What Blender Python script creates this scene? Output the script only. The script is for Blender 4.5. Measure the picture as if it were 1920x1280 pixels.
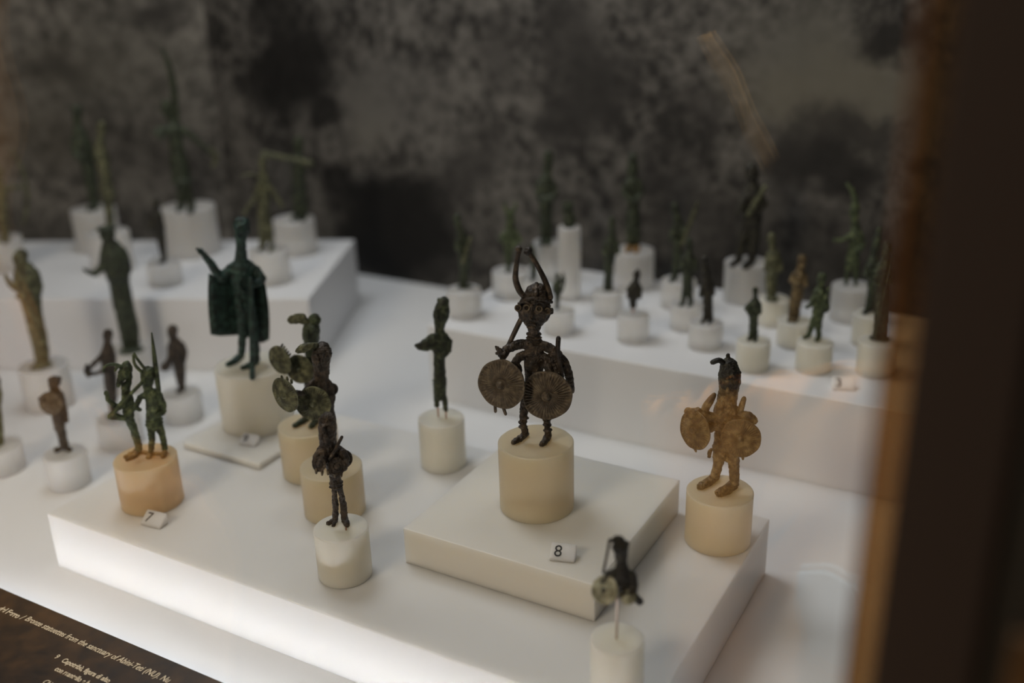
import bpy, bmesh, math, random
from mathutils import Vector, Matrix
random.seed(4)
scene = bpy.context.scene
for o in list(bpy.data.objects): bpy.data.objects.remove(o)
C = scene.collection

# ------------------------------------------------------------------ camera
H = 0.63                       # camera height above the showcase base (m)
FPX, PITCH, ROLL = 1923.66, 0.37837225, 0.02847758
fwd = Vector((0, math.cos(PITCH), -math.sin(PITCH)))
rgt = Vector((1, 0, 0)); dwn = fwd.cross(rgt)
c_, s_ = math.cos(ROLL), math.sin(ROLL)
R0 = c_*rgt + s_*dwn; R1 = -s_*rgt + c_*dwn; R2 = fwd
CAM = Vector((0, 0, H))
cd = bpy.data.cameras.new('camera'); cam = bpy.data.objects.new('camera', cd); C.objects.link(cam)
m = Matrix.Identity(4)
for i in range(3):
    m[i][0] = R0[i]; m[i][1] = -R1[i]; m[i][2] = -R2[i]; m[i][3] = CAM[i]
cam.matrix_world = m
cd.sensor_width = 36; cd.lens = FPX/1920*36; cd.clip_start = 0.01; cd.clip_end = 50
cd.dof.use_dof = True; cd.dof.focus_distance = 0.965; cd.dof.aperture_fstop = 1.9
scene.camera = cam

# ------------------------------------------------------------------ world, lights, exposure
w = bpy.data.worlds.new('world'); scene.world = w; w.use_nodes = True
w.node_tree.nodes['Background'].inputs[0].default_value = (1.0, 0.93, 0.84, 1)
w.node_tree.nodes['Background'].inputs[1].default_value = 0.05
vs = scene.view_settings
vs.view_transform = 'Standard'; vs.look = 'None'; vs.exposure = 0.0; vs.gamma = 1.0; vs.use_curve_mapping = False

YAW = math.radians(-30)
U = Vector((math.cos(YAW), math.sin(YAW), 0)); V = Vector((-math.sin(YAW), math.cos(YAW), 0)); Z = Vector((0, 0, 1))
def uv(u, v, z=0.0):            # showcase frame, units of H
    return (U*u + V*v + Z*z)*H
def light(name, loc, target, size, size_y, power, col):
    l = bpy.data.lights.new(name, 'AREA'); l.shape = 'RECTANGLE'; l.size = size; l.size_y = size_y
    l.energy = power; l.color = col
    o = bpy.data.objects.new(name, l); C.objects.link(o); o.location = loc
    o.rotation_euler = (Vector(target)-Vector(loc)).to_track_quat('-Z', 'Y').to_euler()
    return o
light('showcase_ceiling_light', uv(-1.75, 1.65, 2.1), uv(-0.85, 1.7, 0), 0.6, 0.6, 7.2, (0.95, 0.98, 1.0))
light('showcase_rear_light', uv(-0.5, 2.0, 1.75), uv(-0.7, 1.9, 0), 0.6, 0.35, 1.3, (1.0, 0.97, 0.92))
light('room_ceiling_light', uv(-1.3, -1.5, 2.0), uv(-0.7, 1.6, 0.1), 0.55, 0.4, 15.5, (1.0, 0.85, 0.64))

# ------------------------------------------------------------------ pixel helpers (photo frame 1920x1280)
def ray(x, y):
    return R0*((x-960)/FPX) + R1*((y-640)/FPX) + R2
def at(x, y, z):
    d = ray(x, y); return CAM + d*((z-H)/d.z)
def depth(P): return (P-CAM).dot(R2)
def proj(P):
    q = P-CAM; k = q.dot(R2); return 960+FPX*q.dot(R0)/k, 640+FPX*q.dot(R1)/k
def zfor(P, y):
    lo, hi = -0.3, 0.9
    for i in range(50):
        mid = (lo+hi)/2
        if proj(Vector((P.x, P.y, mid)))[1] > y: lo = mid
        else: hi = mid
    return lo

# ------------------------------------------------------------------ materials
def mat(name):
    mt = bpy.data.materials.new(name); mt.use_nodes = True
    nt = mt.node_tree; return mt, nt, nt.nodes['Principled BSDF']
def N(nt, kind, **kw):
    n = nt.nodes.new(kind)
    for k, v in kw.items(): setattr(n, k, v)
    return n
def bronze(name, dark, mid, light_, rough=0.4, scale=160, metal=0.15, spots=0.5):
    mt, nt, b = mat(name); L = nt.links.new
    tc = N(nt, 'ShaderNodeTexCoord')
    n1 = N(nt, 'ShaderNodeTexNoise'); n1.inputs['Scale'].default_value = scale; n1.inputs['Detail'].default_value = 6
    L(tc.outputs['Object'], n1.inputs['Vector'])
    cr = N(nt, 'ShaderNodeValToRGB'); e = cr.color_ramp.elements
    e[0].position = 0.36; e[0].color = (*dark, 1); e[1].position = 0.70; e[1].color = (*light_, 1)
    k = e.new(0.53); k.color = (*mid, 1)
    L(n1.outputs['Fac'], cr.inputs['Fac']); L(cr.outputs['Color'], b.inputs['Base Color'])
    n2 = N(nt, 'ShaderNodeTexNoise'); n2.inputs['Scale'].default_value = scale*4.5; n2.inputs['Detail'].default_value = 5
    L(tc.outputs['Object'], n2.inputs['Vector'])
    bp = N(nt, 'ShaderNodeBump'); bp.inputs['Strength'].default_value = 0.85; bp.inputs['Distance'].default_value = 0.0012
    L(n2.outputs['Fac'], bp.inputs['Height']); L(bp.outputs['Normal'], b.inputs['Normal'])
    b.inputs['Metallic'].default_value = metal; b.inputs['Roughness'].default_value = rough
    return mt
M = {}
M['brown'] = bronze('bronze_dark_brown', (0.014, 0.010, 0.007), (0.042, 0.030, 0.020), (0.11, 0.082, 0.055), 0.36, 160, 0.2)
M['brown_light'] = bronze('bronze_worn_brown', (0.06, 0.045, 0.028), (0.11, 0.083, 0.052), (0.19, 0.15, 0.095), 0.45, 220)
M['teal'] = bronze('bronze_teal_patina', (0.006, 0.016, 0.014), (0.014, 0.042, 0.036), (0.05, 0.11, 0.09), 0.35)
M['green'] = bronze('bronze_green_patina', (0.02, 0.026, 0.012), (0.06, 0.085, 0.038), (0.17, 0.2, 0.09), 0.5)
M['olive'] = bronze('bronze_olive_patina', (0.03, 0.03, 0.014), (0.10, 0.105, 0.055), (0.22, 0.22, 0.12), 0.5)
M['dark'] = bronze('bronze_blackened', (0.008, 0.007, 0.005), (0.022, 0.02, 0.013), (0.06, 0.06, 0.035))
M['dgreen'] = bronze('bronze_dark_green', (0.012, 0.014, 0.008), (0.03, 0.042, 0.022), (0.085, 0.105, 0.055))
M['rust'] = bronze('bronze_ochre_corrosion', (0.10, 0.05, 0.014), (0.26, 0.14, 0.04), (0.42, 0.26, 0.09), 0.6)
M['gold'] = bronze('bronze_ochre_with_veil', (0.05, 0.033, 0.014), (0.14, 0.098, 0.042), (0.28, 0.21, 0.10), 0.4)  # on the right warrior this ochre paints in the warm glass reflection
M['pale'] = bronze('bronze_pale_patina', (0.12, 0.12, 0.075), (0.36, 0.36, 0.26), (0.6, 0.6, 0.48), 0.5)

def simple(name, col, rough=0.5, metal=0.0, emit=None, es=0.0):
    mt, nt, b = mat(name)
    b.inputs['Base Color'].default_value = (*col, 1); b.inputs['Roughness'].default_value = rough
    b.inputs['Metallic'].default_value = metal
    if emit: b.inputs['Emission Color'].default_value = (*emit, 1); b.inputs['Emission Strength'].default_value = es
    return mt
M['copper'] = simple('copper_pin', (0.45, 0.22, 0.12), 0.35, 0.9)
M['steel'] = simple('pale_steel_pin', (0.6, 0.5, 0.42), 0.3, 0.8)

def acrylic(name, col, trans, rough=0.42, sss=0.9, rad=0.02):
    mt, nt, b = mat(name); L = nt.links.new
    b.inputs['Base Color'].default_value = (*col, 1)
    b.inputs['Roughness'].default_value = rough
    b.inputs['IOR'].default_value = 1.45
    b.inputs['Transmission Weight'].default_value = trans
    b.inputs['Subsurface Weight'].default_value = sss
    b.inputs['Subsurface Radius'].default_value = (1.0, 0.95, 0.85)
    b.inputs['Subsurface Scale'].default_value = rad
    tc = N(nt, 'ShaderNodeTexCoord'); n = N(nt, 'ShaderNodeTexNoise'); n.inputs['Scale'].default_value = 900
    bp = N(nt, 'ShaderNodeBump'); bp.inputs['Strength'].default_value = 0.08; bp.inputs['Distance'].default_value = 0.0004
    L(tc.outputs['Object'], n.inputs['Vector']); L(n.outputs['Fac'], bp.inputs['Height']); L(bp.outputs['Normal'], b.inputs['Normal'])
    return mt
M['acr_white'] = acrylic('frosted_acrylic_white', (0.94, 0.93, 0.90), 0.58, 0.35)
M['acr_cream'] = acrylic('frosted_acrylic_cream', (0.93, 0.89, 0.78), 0.36, 0.35)
M['acr_yellow'] = acrylic('frosted_acrylic_yellowed', (0.87, 0.76, 0.55), 0.5, 0.35)
M['acr_amber'] = acrylic('frosted_acrylic_amber_stained', (0.90, 0.68, 0.42), 0.5, 0.35)
M['slab'] = acrylic('opal_acrylic_slab', (0.70, 0.70, 0.69), 0.0, 0.38, 0.8, 0.02)
M['slab_warm'] = acrylic('opal_acrylic_slab_warm', (0.82, 0.80, 0.74), 0.12, 0.38, 0.8, 0.02)
M['base'] = simple('matt_white_base', (0.74, 0.75, 0.76), 0.55)
M['plat'] = simple('satin_white_platform', (0.74, 0.75, 0.77), 0.5)

def panel_mat():
    mt, nt, b = mat('brown_label_panel'); L = nt.links.new
    tc = N(nt, 'ShaderNodeTexCoord'); n = N(nt, 'ShaderNodeTexNoise'); n.inputs['Scale'].default_value = 60; n.inputs['Detail'].default_value = 6
    cr = N(nt, 'ShaderNodeValToRGB'); e = cr.color_ramp.elements
    e[0].position = .35; e[0].color = (0.018, 0.011, 0.006, 1); e[1].position = .7; e[1].color = (0.075, 0.038, 0.014, 1)
    L(tc.outputs['Object'], n.inputs['Vector']); L(n.outputs['Fac'], cr.inputs['Fac']); L(cr.outputs['Color'], b.inputs['Base Color'])
    b.inputs['Roughness'].default_value = 0.45; return mt
M['panel'] = panel_mat()
M['letter'] = simple('cream_lettering', (0.85, 0.72, 0.52), 0.6)
M['ink'] = simple('black_ink', (0.02, 0.018, 0.016), 0.5)
M['tag'] = acrylic('clear_number_tag', (0.93, 0.92, 0.89), 0.1, 0.3)
M['post'] = simple('dark_brown_post', (0.015, 0.0075, 0.005), 0.9)
M['black'] = simple('black_frame', (0.006, 0.006, 0.005), 0.7)
M['amber'] = simple('amber_bronze_edge', (0.32, 0.19, 0.08), 0.35, 0.2)
def tint_mat(name, col):
    mt = bpy.data.materials.new(name); mt.use_nodes = True; nt = mt.node_tree
    for n in list(nt.nodes): nt.nodes.remove(n)
    out = N(nt, 'ShaderNodeOutputMaterial'); mx = N(nt, 'ShaderNodeMixShader'); mx.inputs[0].default_value = 0.06
    t = N(nt, 'ShaderNodeBsdfTransparent'); t.inputs[0].default_value = (*col, 1); g = N(nt, 'ShaderNodeBsdfGlossy'); g.inputs['Roughness'].default_value = 0.3; g.inputs[0].default_value = (0.8, 0.5, 0.25, 1)
    nt.links.new(t.outputs[0], mx.inputs[1]); nt.links.new(g.outputs[0], mx.inputs[2]); nt.links.new(mx.outputs[0], out.inputs[0])
    return mt
M['tint'] = tint_mat('amber_tinted_glass_edge', (0.66, 0.50, 0.32))
M['amber_line'] = simple('amber_sealant_line', (0.10, 0.04, 0.012), 0.5)
M['led'] = simple('led_diffuser', (0.9, 0.9, 0.9), 0.5, 0, (0.94, 0.96, 1.0), 13.5)
M['alu'] = simple('aluminium_profile', (0.6, 0.6, 0.6), 0.35, 0.8)

def glass_mat():
    mt = bpy.data.materials.new('showcase_glass'); mt.use_nodes = True; nt = mt.node_tree
    for n in list(nt.nodes): nt.nodes.remove(n)
    out = N(nt, 'ShaderNodeOutputMaterial'); mx = N(nt, 'ShaderNodeMixShader')
    fr = N(nt, 'ShaderNodeFresnel'); fr.inputs['IOR'].default_value = 1.5
    t = N(nt, 'ShaderNodeBsdfTransparent'); g = N(nt, 'ShaderNodeBsdfGlossy'); g.inputs['Roughness'].default_value = 0.0
    L = nt.links.new
    ge = N(nt, 'ShaderNodeNewGeometry'); mr = N(nt, 'ShaderNodeMapRange')   # same reflectance on the inner face as on the outer one
    mr.inputs['To Min'].default_value = 1.5; mr.inputs['To Max'].default_value = 1/1.5
    L(ge.outputs['Backfacing'], mr.inputs['Value']); L(mr.outputs[0], fr.inputs['IOR'])
    L(fr.outputs[0], mx.inputs[0]); L(t.outputs[0], mx.inputs[1]); L(g.outputs[0], mx.inputs[2]); L(mx.outputs[0], out.inputs[0])
    return mt
M['glass'] = glass_mat()

# ------------------------------------------------------------------ object helpers
def link(name, me, material, parent=None, smooth=False):
    o = bpy.data.objects.new(name, me); C.objects.link(o)
    if material: me.materials.append(material)
    if smooth:
        for p in me.polygons: p.use_smooth = True
    if parent: o.parent = parent
    return o
def tag(o, label=None, cat=None, group=None, kind=None):
    if label: o['label'] = label
    if cat: o['category'] = cat
    if group: o['group'] = group
    if kind: o['kind'] = kind
    return o
def empty(name, loc):
    o = bpy.data.objects.new(name, None); C.objects.link(o); o.location = loc; o.empty_display_size = 0.02; return o
def box_mesh(name, x0, x1, y0, y1, z0, z1, bevel=0.0, seg=3):
    bm = bmesh.new(); bmesh.ops.create_cube(bm, size=1)
    for v in bm.verts:
        v.co = Vector((x0 if v.co.x < 0 else x1, y0 if v.co.y < 0 else y1, z0 if v.co.z < 0 else z1))
    if bevel: bmesh.ops.bevel(bm, geom=bm.edges[:]+bm.verts[:], offset=bevel, segments=seg, profile=0.5, affect='EDGES')
    me = bpy.data.meshes.new(name); bm.to_mesh(me); bm.free(); return me
def uvbox(name, material, u0, u1, v0, v1, z0, z1, bevel=0.0, parent=None, yaw=None):
    """box in the showcase frame (units of H); origin at its base centre"""
    du, dv, dz = (u1-u0)*H/2, (v1-v0)*H/2, (z1-z0)*H
    o = link(name, box_mesh(name, -du, du, -dv, dv, 0, dz, bevel), material, parent)
    o.location = uv((u0+u1)/2, (v0+v1)/2, z0); o.rotation_euler = (0, 0, YAW)
    return o

# ------------------------------------------------------------------ structure
Z7, Z8, Z9, ZL, ZR = 0.105, 0.1665, 0.118, 0.190, 0.183
BACKV = 2.475
o = uvbox('showcase_base', M['base'], -4.2, 0.9, 0.50, BACKV+0.6, -0.06, 0.0); tag(o, 'matt white base board of the showcase', 'base', kind='structure')

# printed mural: right panel along the case, left panel turned parallel to the rear-left platform
def ray_plane(x, y, P, n):
    d = ray(x, y); return CAM + d*((P-CAM).dot(n)/d.dot(n))
wallP = uv(0, BACKV, 0)
seam = ray_plane(437, 440, wallP, V); seam.z = 0
LY = math.radians(-4.0)
LU = Vector((math.cos(LY), math.sin(LY), 0)); LV = Vector((-math.sin(LY), math.cos(LY), 0))
def mural_mat(name, origin, ax, nrm, darks, lights, base, seed):
    mt, nt, b = mat(name); L = nt.links.new
    tc = N(nt, 'ShaderNodeTexCoord')
    def noise(scale, detail, off):
        mp = N(nt, 'ShaderNodeMapping'); mp.inputs['Location'].default_value = (off, off*0.7, off*0.3)
        L(tc.outputs['Object'], mp.inputs['Vector'])
        n = N(nt, 'ShaderNodeTexNoise'); n.inputs['Scale'].default_value = scale; n.inputs['Detail'].default_value = detail
        n.inputs['Roughness'].default_value = 0.62
        L(mp.outputs[0], n.inputs['Vector']); return n
    warp = noise(12, 7, seed+3)
    sub = N(nt, 'ShaderNodeVectorMath', operation='SUBTRACT'); sub.inputs[1].default_value = (0.5, 0.5, 0.5)
    L(warp.outputs['Color'], sub.inputs[0])
    sc = N(nt, 'ShaderNodeVectorMath', operation='SCALE'); sc.inputs['Scale'].default_value = 0.13; L(sub.outputs[0], sc.inputs[0])
    add = N(nt, 'ShaderNodeVectorMath', operation='ADD'); L(tc.outputs['Object'], add.inputs[0]); L(sc.outputs[0], add.inputs[1])
    n1 = noise(9, 9, seed); n2 = noise(48, 8, seed+9)
    cr = N(nt, 'ShaderNodeValToRGB'); e = cr.color_ramp.elements
    e[0].position = 0.41; e[0].color = (base*0.30, base*0.285, base*0.26, 1)
    e[1].position = 0.59; e[1].color = (base*1.75, base*1.64, base*1.48, 1)
    mx = N(nt, 'ShaderNodeMath', operation='ADD'); m1 = N(nt, 'ShaderNodeMath', operation='MULTIPLY'); m1.inputs[1].default_value = 0.42
    m2 = N(nt, 'ShaderNodeMath', operation='MULTIPLY'); m2.inputs[1].default_value = 0.58
    L(n1.outputs['Fac'], m1.inputs[0]); L(n2.outputs['Fac'], m2.inputs[0]); L(m1.outputs[0], mx.inputs[0]); L(m2.outputs[0], mx.inputs[1])
    L(mx.outputs[0], cr.inputs['Fac'])
    cur = cr.outputs['Color']
    def blob(px, py, rx, ry, rot, soft):
        P = ray_plane(px, py, origin, nrm); s = depth(P)/FPX
        lx = (P-origin).dot(ax); lz = P.z
        mp = N(nt, 'ShaderNodeVectorMath', operation='SUBTRACT'); mp.inputs[1].default_value = (lx, 0, lz)
        L(add.outputs[0], mp.inputs[0])
        rt = N(nt, 'ShaderNodeVectorRotate', rotation_type='Y_AXIS'); rt.inputs['Angle'].default_value = math.radians(rot)
        L(mp.outputs[0], rt.inputs['Vector'])
        ml = N(nt, 'ShaderNodeVectorMath', operation='MULTIPLY'); ml.inputs[1].default_value = (1/(rx*s), 0, 1/(ry*s))
        L(rt.outputs[0], ml.inputs[0])
        ln = N(nt, 'ShaderNodeVectorMath', operation='LENGTH'); L(ml.outputs[0], ln.inputs[0])
        mr = N(nt, 'ShaderNodeMapRange', interpolation_type='SMOOTHSTEP')
        mr.inputs['From Min'].default_value = 1+soft; mr.inputs['From Max'].default_value = max(0.0, 1-soft)
        L(ln.outputs['Value'], mr.inputs['Value']); return mr.outputs[0]
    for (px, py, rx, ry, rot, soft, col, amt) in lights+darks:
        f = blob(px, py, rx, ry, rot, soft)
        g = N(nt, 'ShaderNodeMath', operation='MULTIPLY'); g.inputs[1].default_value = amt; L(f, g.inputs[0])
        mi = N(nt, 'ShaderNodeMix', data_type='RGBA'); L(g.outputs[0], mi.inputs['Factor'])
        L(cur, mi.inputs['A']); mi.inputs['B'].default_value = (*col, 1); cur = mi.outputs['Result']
    L(cur, b.inputs['Base Color']); b.inputs['Roughness'].default_value = 0.7
    b.inputs['Specular IOR Level'].default_value = 0.2
    return mt
BLK = (0.010, 0.0095, 0.009); DK = (0.03, 0.028, 0.026); LT = (0.155, 0.145, 0.125)
darksR = [(545, 130, 120, 75, 25, .35, BLK, .95), (610, 205, 45, 35, 40, .35, BLK, .9), (520, 20, 70, 45, 10, .6, BLK, .8),
          (730, 430, 165, 95, 20, .35, BLK, .97), (800, 500, 120, 50, 15, .5, BLK, .8), (640, 350, 50, 40, 0, .5, BLK, .85),
          (1100, 190, 120, 75, 40, .6, DK, .9), (1060, 60, 60, 90, 0, .6, DK, .8), (880, 320, 90, 45, 40, .6, DK, .7), (930, 90, 50, 60, 0, .6, DK, .6),
          (1545, 320, 120, 45, 0, .5, BLK, .85), (1560, 250, 60, 45, 0, .6, DK, .8), (1480, 290, 60, 40, 0, .6, DK, .8), (1300, 210, 60, 60, 0, .6, DK, .6),
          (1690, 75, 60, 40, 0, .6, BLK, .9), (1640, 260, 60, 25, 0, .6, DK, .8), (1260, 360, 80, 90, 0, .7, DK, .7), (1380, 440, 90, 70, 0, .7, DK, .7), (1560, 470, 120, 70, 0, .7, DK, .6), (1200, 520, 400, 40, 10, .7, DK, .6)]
lightsR = [(1560, 170, 190, 100, 0, .5, (0.135, 0.125, 0.10), .9), (1490, 60, 120, 60, 0, .7, (0.11, 0.105, 0.09), .7), (690, 225, 45, 60, 0, .8, LT, .75), (700, 180, 110, 60, 20, .8, (.10, .095, .088), .6),
           (1500, 350, 60, 60, 0, .8, (.09, .085, .078), .5)]
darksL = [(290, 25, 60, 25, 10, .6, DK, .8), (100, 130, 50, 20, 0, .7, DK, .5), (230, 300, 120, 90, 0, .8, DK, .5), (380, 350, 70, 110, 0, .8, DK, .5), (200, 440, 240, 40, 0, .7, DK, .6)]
lightsL = [(110, 130, 90, 40, 0, .8, (.12, .11, .09), .5), (80, 250, 80, 60, 0, .8, (.12, .11, .09), .6), (220, 130, 180, 120, 0, .8, (.10, .095, .08), .6)]
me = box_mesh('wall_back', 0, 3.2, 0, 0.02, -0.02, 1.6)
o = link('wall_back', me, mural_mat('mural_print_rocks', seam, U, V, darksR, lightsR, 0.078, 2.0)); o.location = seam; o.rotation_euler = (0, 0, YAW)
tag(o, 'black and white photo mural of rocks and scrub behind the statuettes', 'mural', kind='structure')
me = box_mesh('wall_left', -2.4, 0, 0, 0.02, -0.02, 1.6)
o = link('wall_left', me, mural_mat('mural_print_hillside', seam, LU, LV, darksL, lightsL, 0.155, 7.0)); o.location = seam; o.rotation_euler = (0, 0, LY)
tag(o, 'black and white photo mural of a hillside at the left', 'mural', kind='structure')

o = link('floor', box_mesh('floor', -3, 3, -3, 4.5, -0.02, 0), simple('dark_museum_floor', (0.02, 0.016, 0.012), 0.6)); o.location = (0, 0, -0.95); tag(o, 'dark museum floor', 'floor', kind='structure')
o = link('wall_front', box_mesh('wall_front', -3, 3, -0.1, 0, -0.95, 1.7), simple('dark_museum_wall', (0.03, 0.026, 0.022), 0.8)); o.location = (0, -2.9, 0); tag(o, 'dark museum wall behind the viewer', 'wall', kind='structure')
o = link('wall_side', box_mesh('wall_side', -0.1, 0, -3, 4.5, -0.95, 1.7), bpy.data.materials['dark_museum_wall']); o.location = (-2.9, 0, 0); tag(o, 'dark museum side wall', 'wall', kind='structure')
# showcase plinth under the base
o = uvbox('plinth', M['black'], -4.1, 0.85, 0.55, BACKV+0.5, -1.508, -0.061); tag(o, 'black plinth of the showcase', 'plinth', kind='structure')
# platforms and slabs
o = uvbox('display_platform', M['plat'], -1.25, 0.95, 1.785, 2.30, 0, ZR, 0.0015)
tag(o, 'large white platform at the right carrying the rows of small statuettes', 'platform')
lc = at(665, 449, ZL*H); LPY = math.radians(-5)
lu = Vector((math.cos(LPY), math.sin(LPY), 0)); lv = Vector((-math.sin(LPY), math.cos(LPY), 0))
me = box_mesh('display_platform', -0.85, 0, -0.325, 0, 0, ZL*H, 0.0015)
o = link('display_platform', me, M['plat']); o.location = (lc.x, lc.y, 0); o.rotation_euler = (0, 0, LPY)
tag(o, 'white platform at the rear left in front of the hillside mural', 'platform')
o = uvbox('display_slab', M['slab'], -1.453, -0.364, 0.918, 1.452, 0, Z7, 0.0012)
tag(o, 'wide opal acrylic slab with a brightly lit front face', 'slab')
o = uvbox('display_slab', M['slab_warm'], -0.822, -0.502, 1.077, 1.403, Z7, Z8, 0.0008)
tag(o, 'square frosted slab under the four-eyed warrior, numbered 8', 'slab')
# thin plate under the cloaked chief
pc = at(345, 824, Z9*H); pf = at(480, 868, Z9*H)
pu = (pf-pc); wd = pu.length/H; pa = pc.dot(U)/H; pb = pf.dot(V)/H
o = uvbox('display_plate', M['slab_warm'], pa+0.006, pa+0.006+wd*1.0, pb+0.0, pb+wd*0.98, Z7, Z9, 0.0015)
tag(o, 'thin frosted acrylic plate under the cloaked chief pedestal, numbered 9', 'plate')

# brown label panel, its lettering and the light strip behind it
PZ = 0.034; GV = 0.565
PV = 0.829*(1-PZ)
panel = uvbox('label_panel', M['panel'], -2.4, 0.05, GV+0.012, PV, PZ-0.014, PZ, 0.0008)
tag(panel, 'dark brown label panel with cream lettering at the front edge', 'label panel')
def text(body, size, parent, shear=0.0, offset=0.0, name='lettering', material=None, ext=0.0001):
    cu = bpy.data.curves.new(name, 'FONT'); cu.body = body; cu.size = size; cu.shear = shear; cu.offset = offset; cu.extrude = ext
    tmp = bpy.data.objects.new('tmp', cu); C.objects.link(tmp)
    dg = bpy.context.evaluated_depsgraph_get()
    me = bpy.data.meshes.new_from_object(tmp.evaluated_get(dg)); bpy.data.objects.remove(tmp)
    return link(name, me, material or M['letter'], parent)
pin = Matrix.Translation(panel.location) @ Matrix.Rotation(YAW, 4, 'Z')
ptop = PZ*H
def panel_text(body, px, py, size, shear=0, offset=0.0, sx=1.0):
    P = at(px, py, ptop); l = pin.inverted() @ P
    o = text(body, size, panel, shear, offset); o.location = (l.x, l.y, ptop-panel.location.z+0.0002); o.scale = (sx, 1, 1)
    return o
ln = panel_text('/', 36, 1160, 0.0095, 0.15, 0.0002, 0.8)
panel_text('Bronze statuettes from the sanctuary of Abini-Teti (NU). Nu', 45, 1162, 0.0095, 0.15, 0.0001, 0.83)
panel_text('del Ferro', -5, 1143, 0.0095, 0, 0.00025, 0.83)
panel_text('9', 101, 1233, 0.0078, 0, 0.00015, 0.9)
panel_text('Capotribù, figura di alto', 114, 1240, 0.0078, 0, 0.0002, 0.83)
panel_text('con mantello e b', 101, 1256, 0.0078, 0, 0.0002, 0.83)
panel_text('Chi', 78, 1280, 0.0078, 0.15, 0.0001, 0.83)
led = uvbox('light_strip', M['alu'], -2.4, 0.05, PV-0.030, PV-0.012, 0.0, PZ-0.014, 0)
tag(led, 'slim lit strip under the rear edge of the brown label panel', 'light strip')
d = link('diffuser', box_mesh('diffuser', -1.225*H, 1.225*H, 0, 0.002, 0.0015, (PZ-0.014)*H-0.001), M['led'], led)
d.location = (0, 0.009*H, 0)

# showcase front glass, its edge profile and the corner post
def gu(px, py=800, v=GV):
    return ray_plane(px, py, uv(0, v), V).dot(U)/H
u_e0, u_e1, u_p1 = gu(1636), gu(1702), gu(1908)
o = uvbox('window_1', M['glass'], -2.6, u_e0, GV, GV+0.010, -0.06, 2.6); tag(o, 'clear front glass of the showcase with faint reflections', 'glass', kind='structure')
o = uvbox('trim_4', M['amber_line'], u_e0, gu(1649), GV-0.002, GV+0.012, -0.06, 2.6); tag(o, 'dark amber line where the front glass ends', 'trim', kind='structure')
o = uvbox('trim_1', M['tint'], gu(1650), u_e1, GV, GV+0.02, -0.06, 2.6); tag(o, 'blurred amber tinted edge strip of the showcase glass', 'trim', kind='structure')
o = uvbox('trim_2', M['post'], u_e1, u_p1, GV-0.03, GV+0.03, -0.06, 2.6, 0.001); tag(o, 'dark brown corner post of the showcase', 'post', kind='structure')
o = uvbox('trim_3', M['black'], u_p1, u_p1+0.6, GV-0.02, GV+0.03, -0.06, 2.6); tag(o, 'black frame beyond the corner post', 'frame', kind='structure')

# brown plaque on the black frame at the lower right
zq = ray_plane(1890, 1188, uv(0, GV-0.03), V).z/H; uq = gu(1890, 1235, GV-0.03)
o = uvbox('wall_plaque', M['panel'], uq, uq+0.10, GV-0.030, GV-0.0205, zq-0.20, zq, 0.0008); tag(o, 'small brown plaque on the black frame at the lower right corner', 'plaque')
# ------------------------------------------------------------------ pedestals
PED = {}
def pedestal(key, xb, w, yt, yb, level, material, label, group=None, name='acrylic_pedestal', chamfer=0.0009):
    z0 = level*H
    P = at(xb, yb, z0)
    for i in range(4):
        el = math.atan2(H-z0, math.hypot(P.x, P.y)); P = at(xb, yb-0.5*w*math.sin(el), z0)
    r = 0.5*w*depth(P)/FPX
    zt = z0+0.05
    for i in range(5):
        el = math.atan2(H-zt, math.hypot(P.x, P.y)); zt = zfor(P, yt+0.5*w*math.sin(el))
    h = zt-z0
    bm = bmesh.new(); n = 48; rings = [(r-chamfer, 0), (r, chamfer), (r, h-chamfer), (r-chamfer, h)]
    vv = [[bm.verts.new((q*math.cos(2*math.pi*i/n), q*math.sin(2*math.pi*i/n), z)) for i in range(n)] for q, z in rings]
    for a, b in zip(vv, vv[1:]):
        for i in range(n):
            f = bm.faces.new((a[i], a[(i+1) % n], b[(i+1) % n], b[i])); f.smooth = True
    bm.faces.new(list(reversed(vv[0]))); bm.faces.new(vv[-1])
    for ring in (vv[0], vv[1], vv[2], vv[3]):
        for i in range(n):
            ed = bm.edges.get((ring[i], ring[(i+1) % n])); ed.smooth = False
    me = bpy.data.meshes.new(name); bm.to_mesh(me); bm.free()
    o = link(name, me, material); o.location = (P.x, P.y, z0+0.0001)
    tag(o, label, 'pedestal', group)
    PED[key] = Vector((P.x, P.y, zt))
    return o
GH, GL, GR_, GB = 'acrylic pedestals on the front slabs', 'acrylic pedestals on the rear left platform', 'acrylic pedestals on the right platform', 'acrylic pedestals on the white base'
W_, Cc, Y_, A_ = M['acr_white'], M['acr_cream'], M['acr_yellow'], M['acr_amber']
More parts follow.
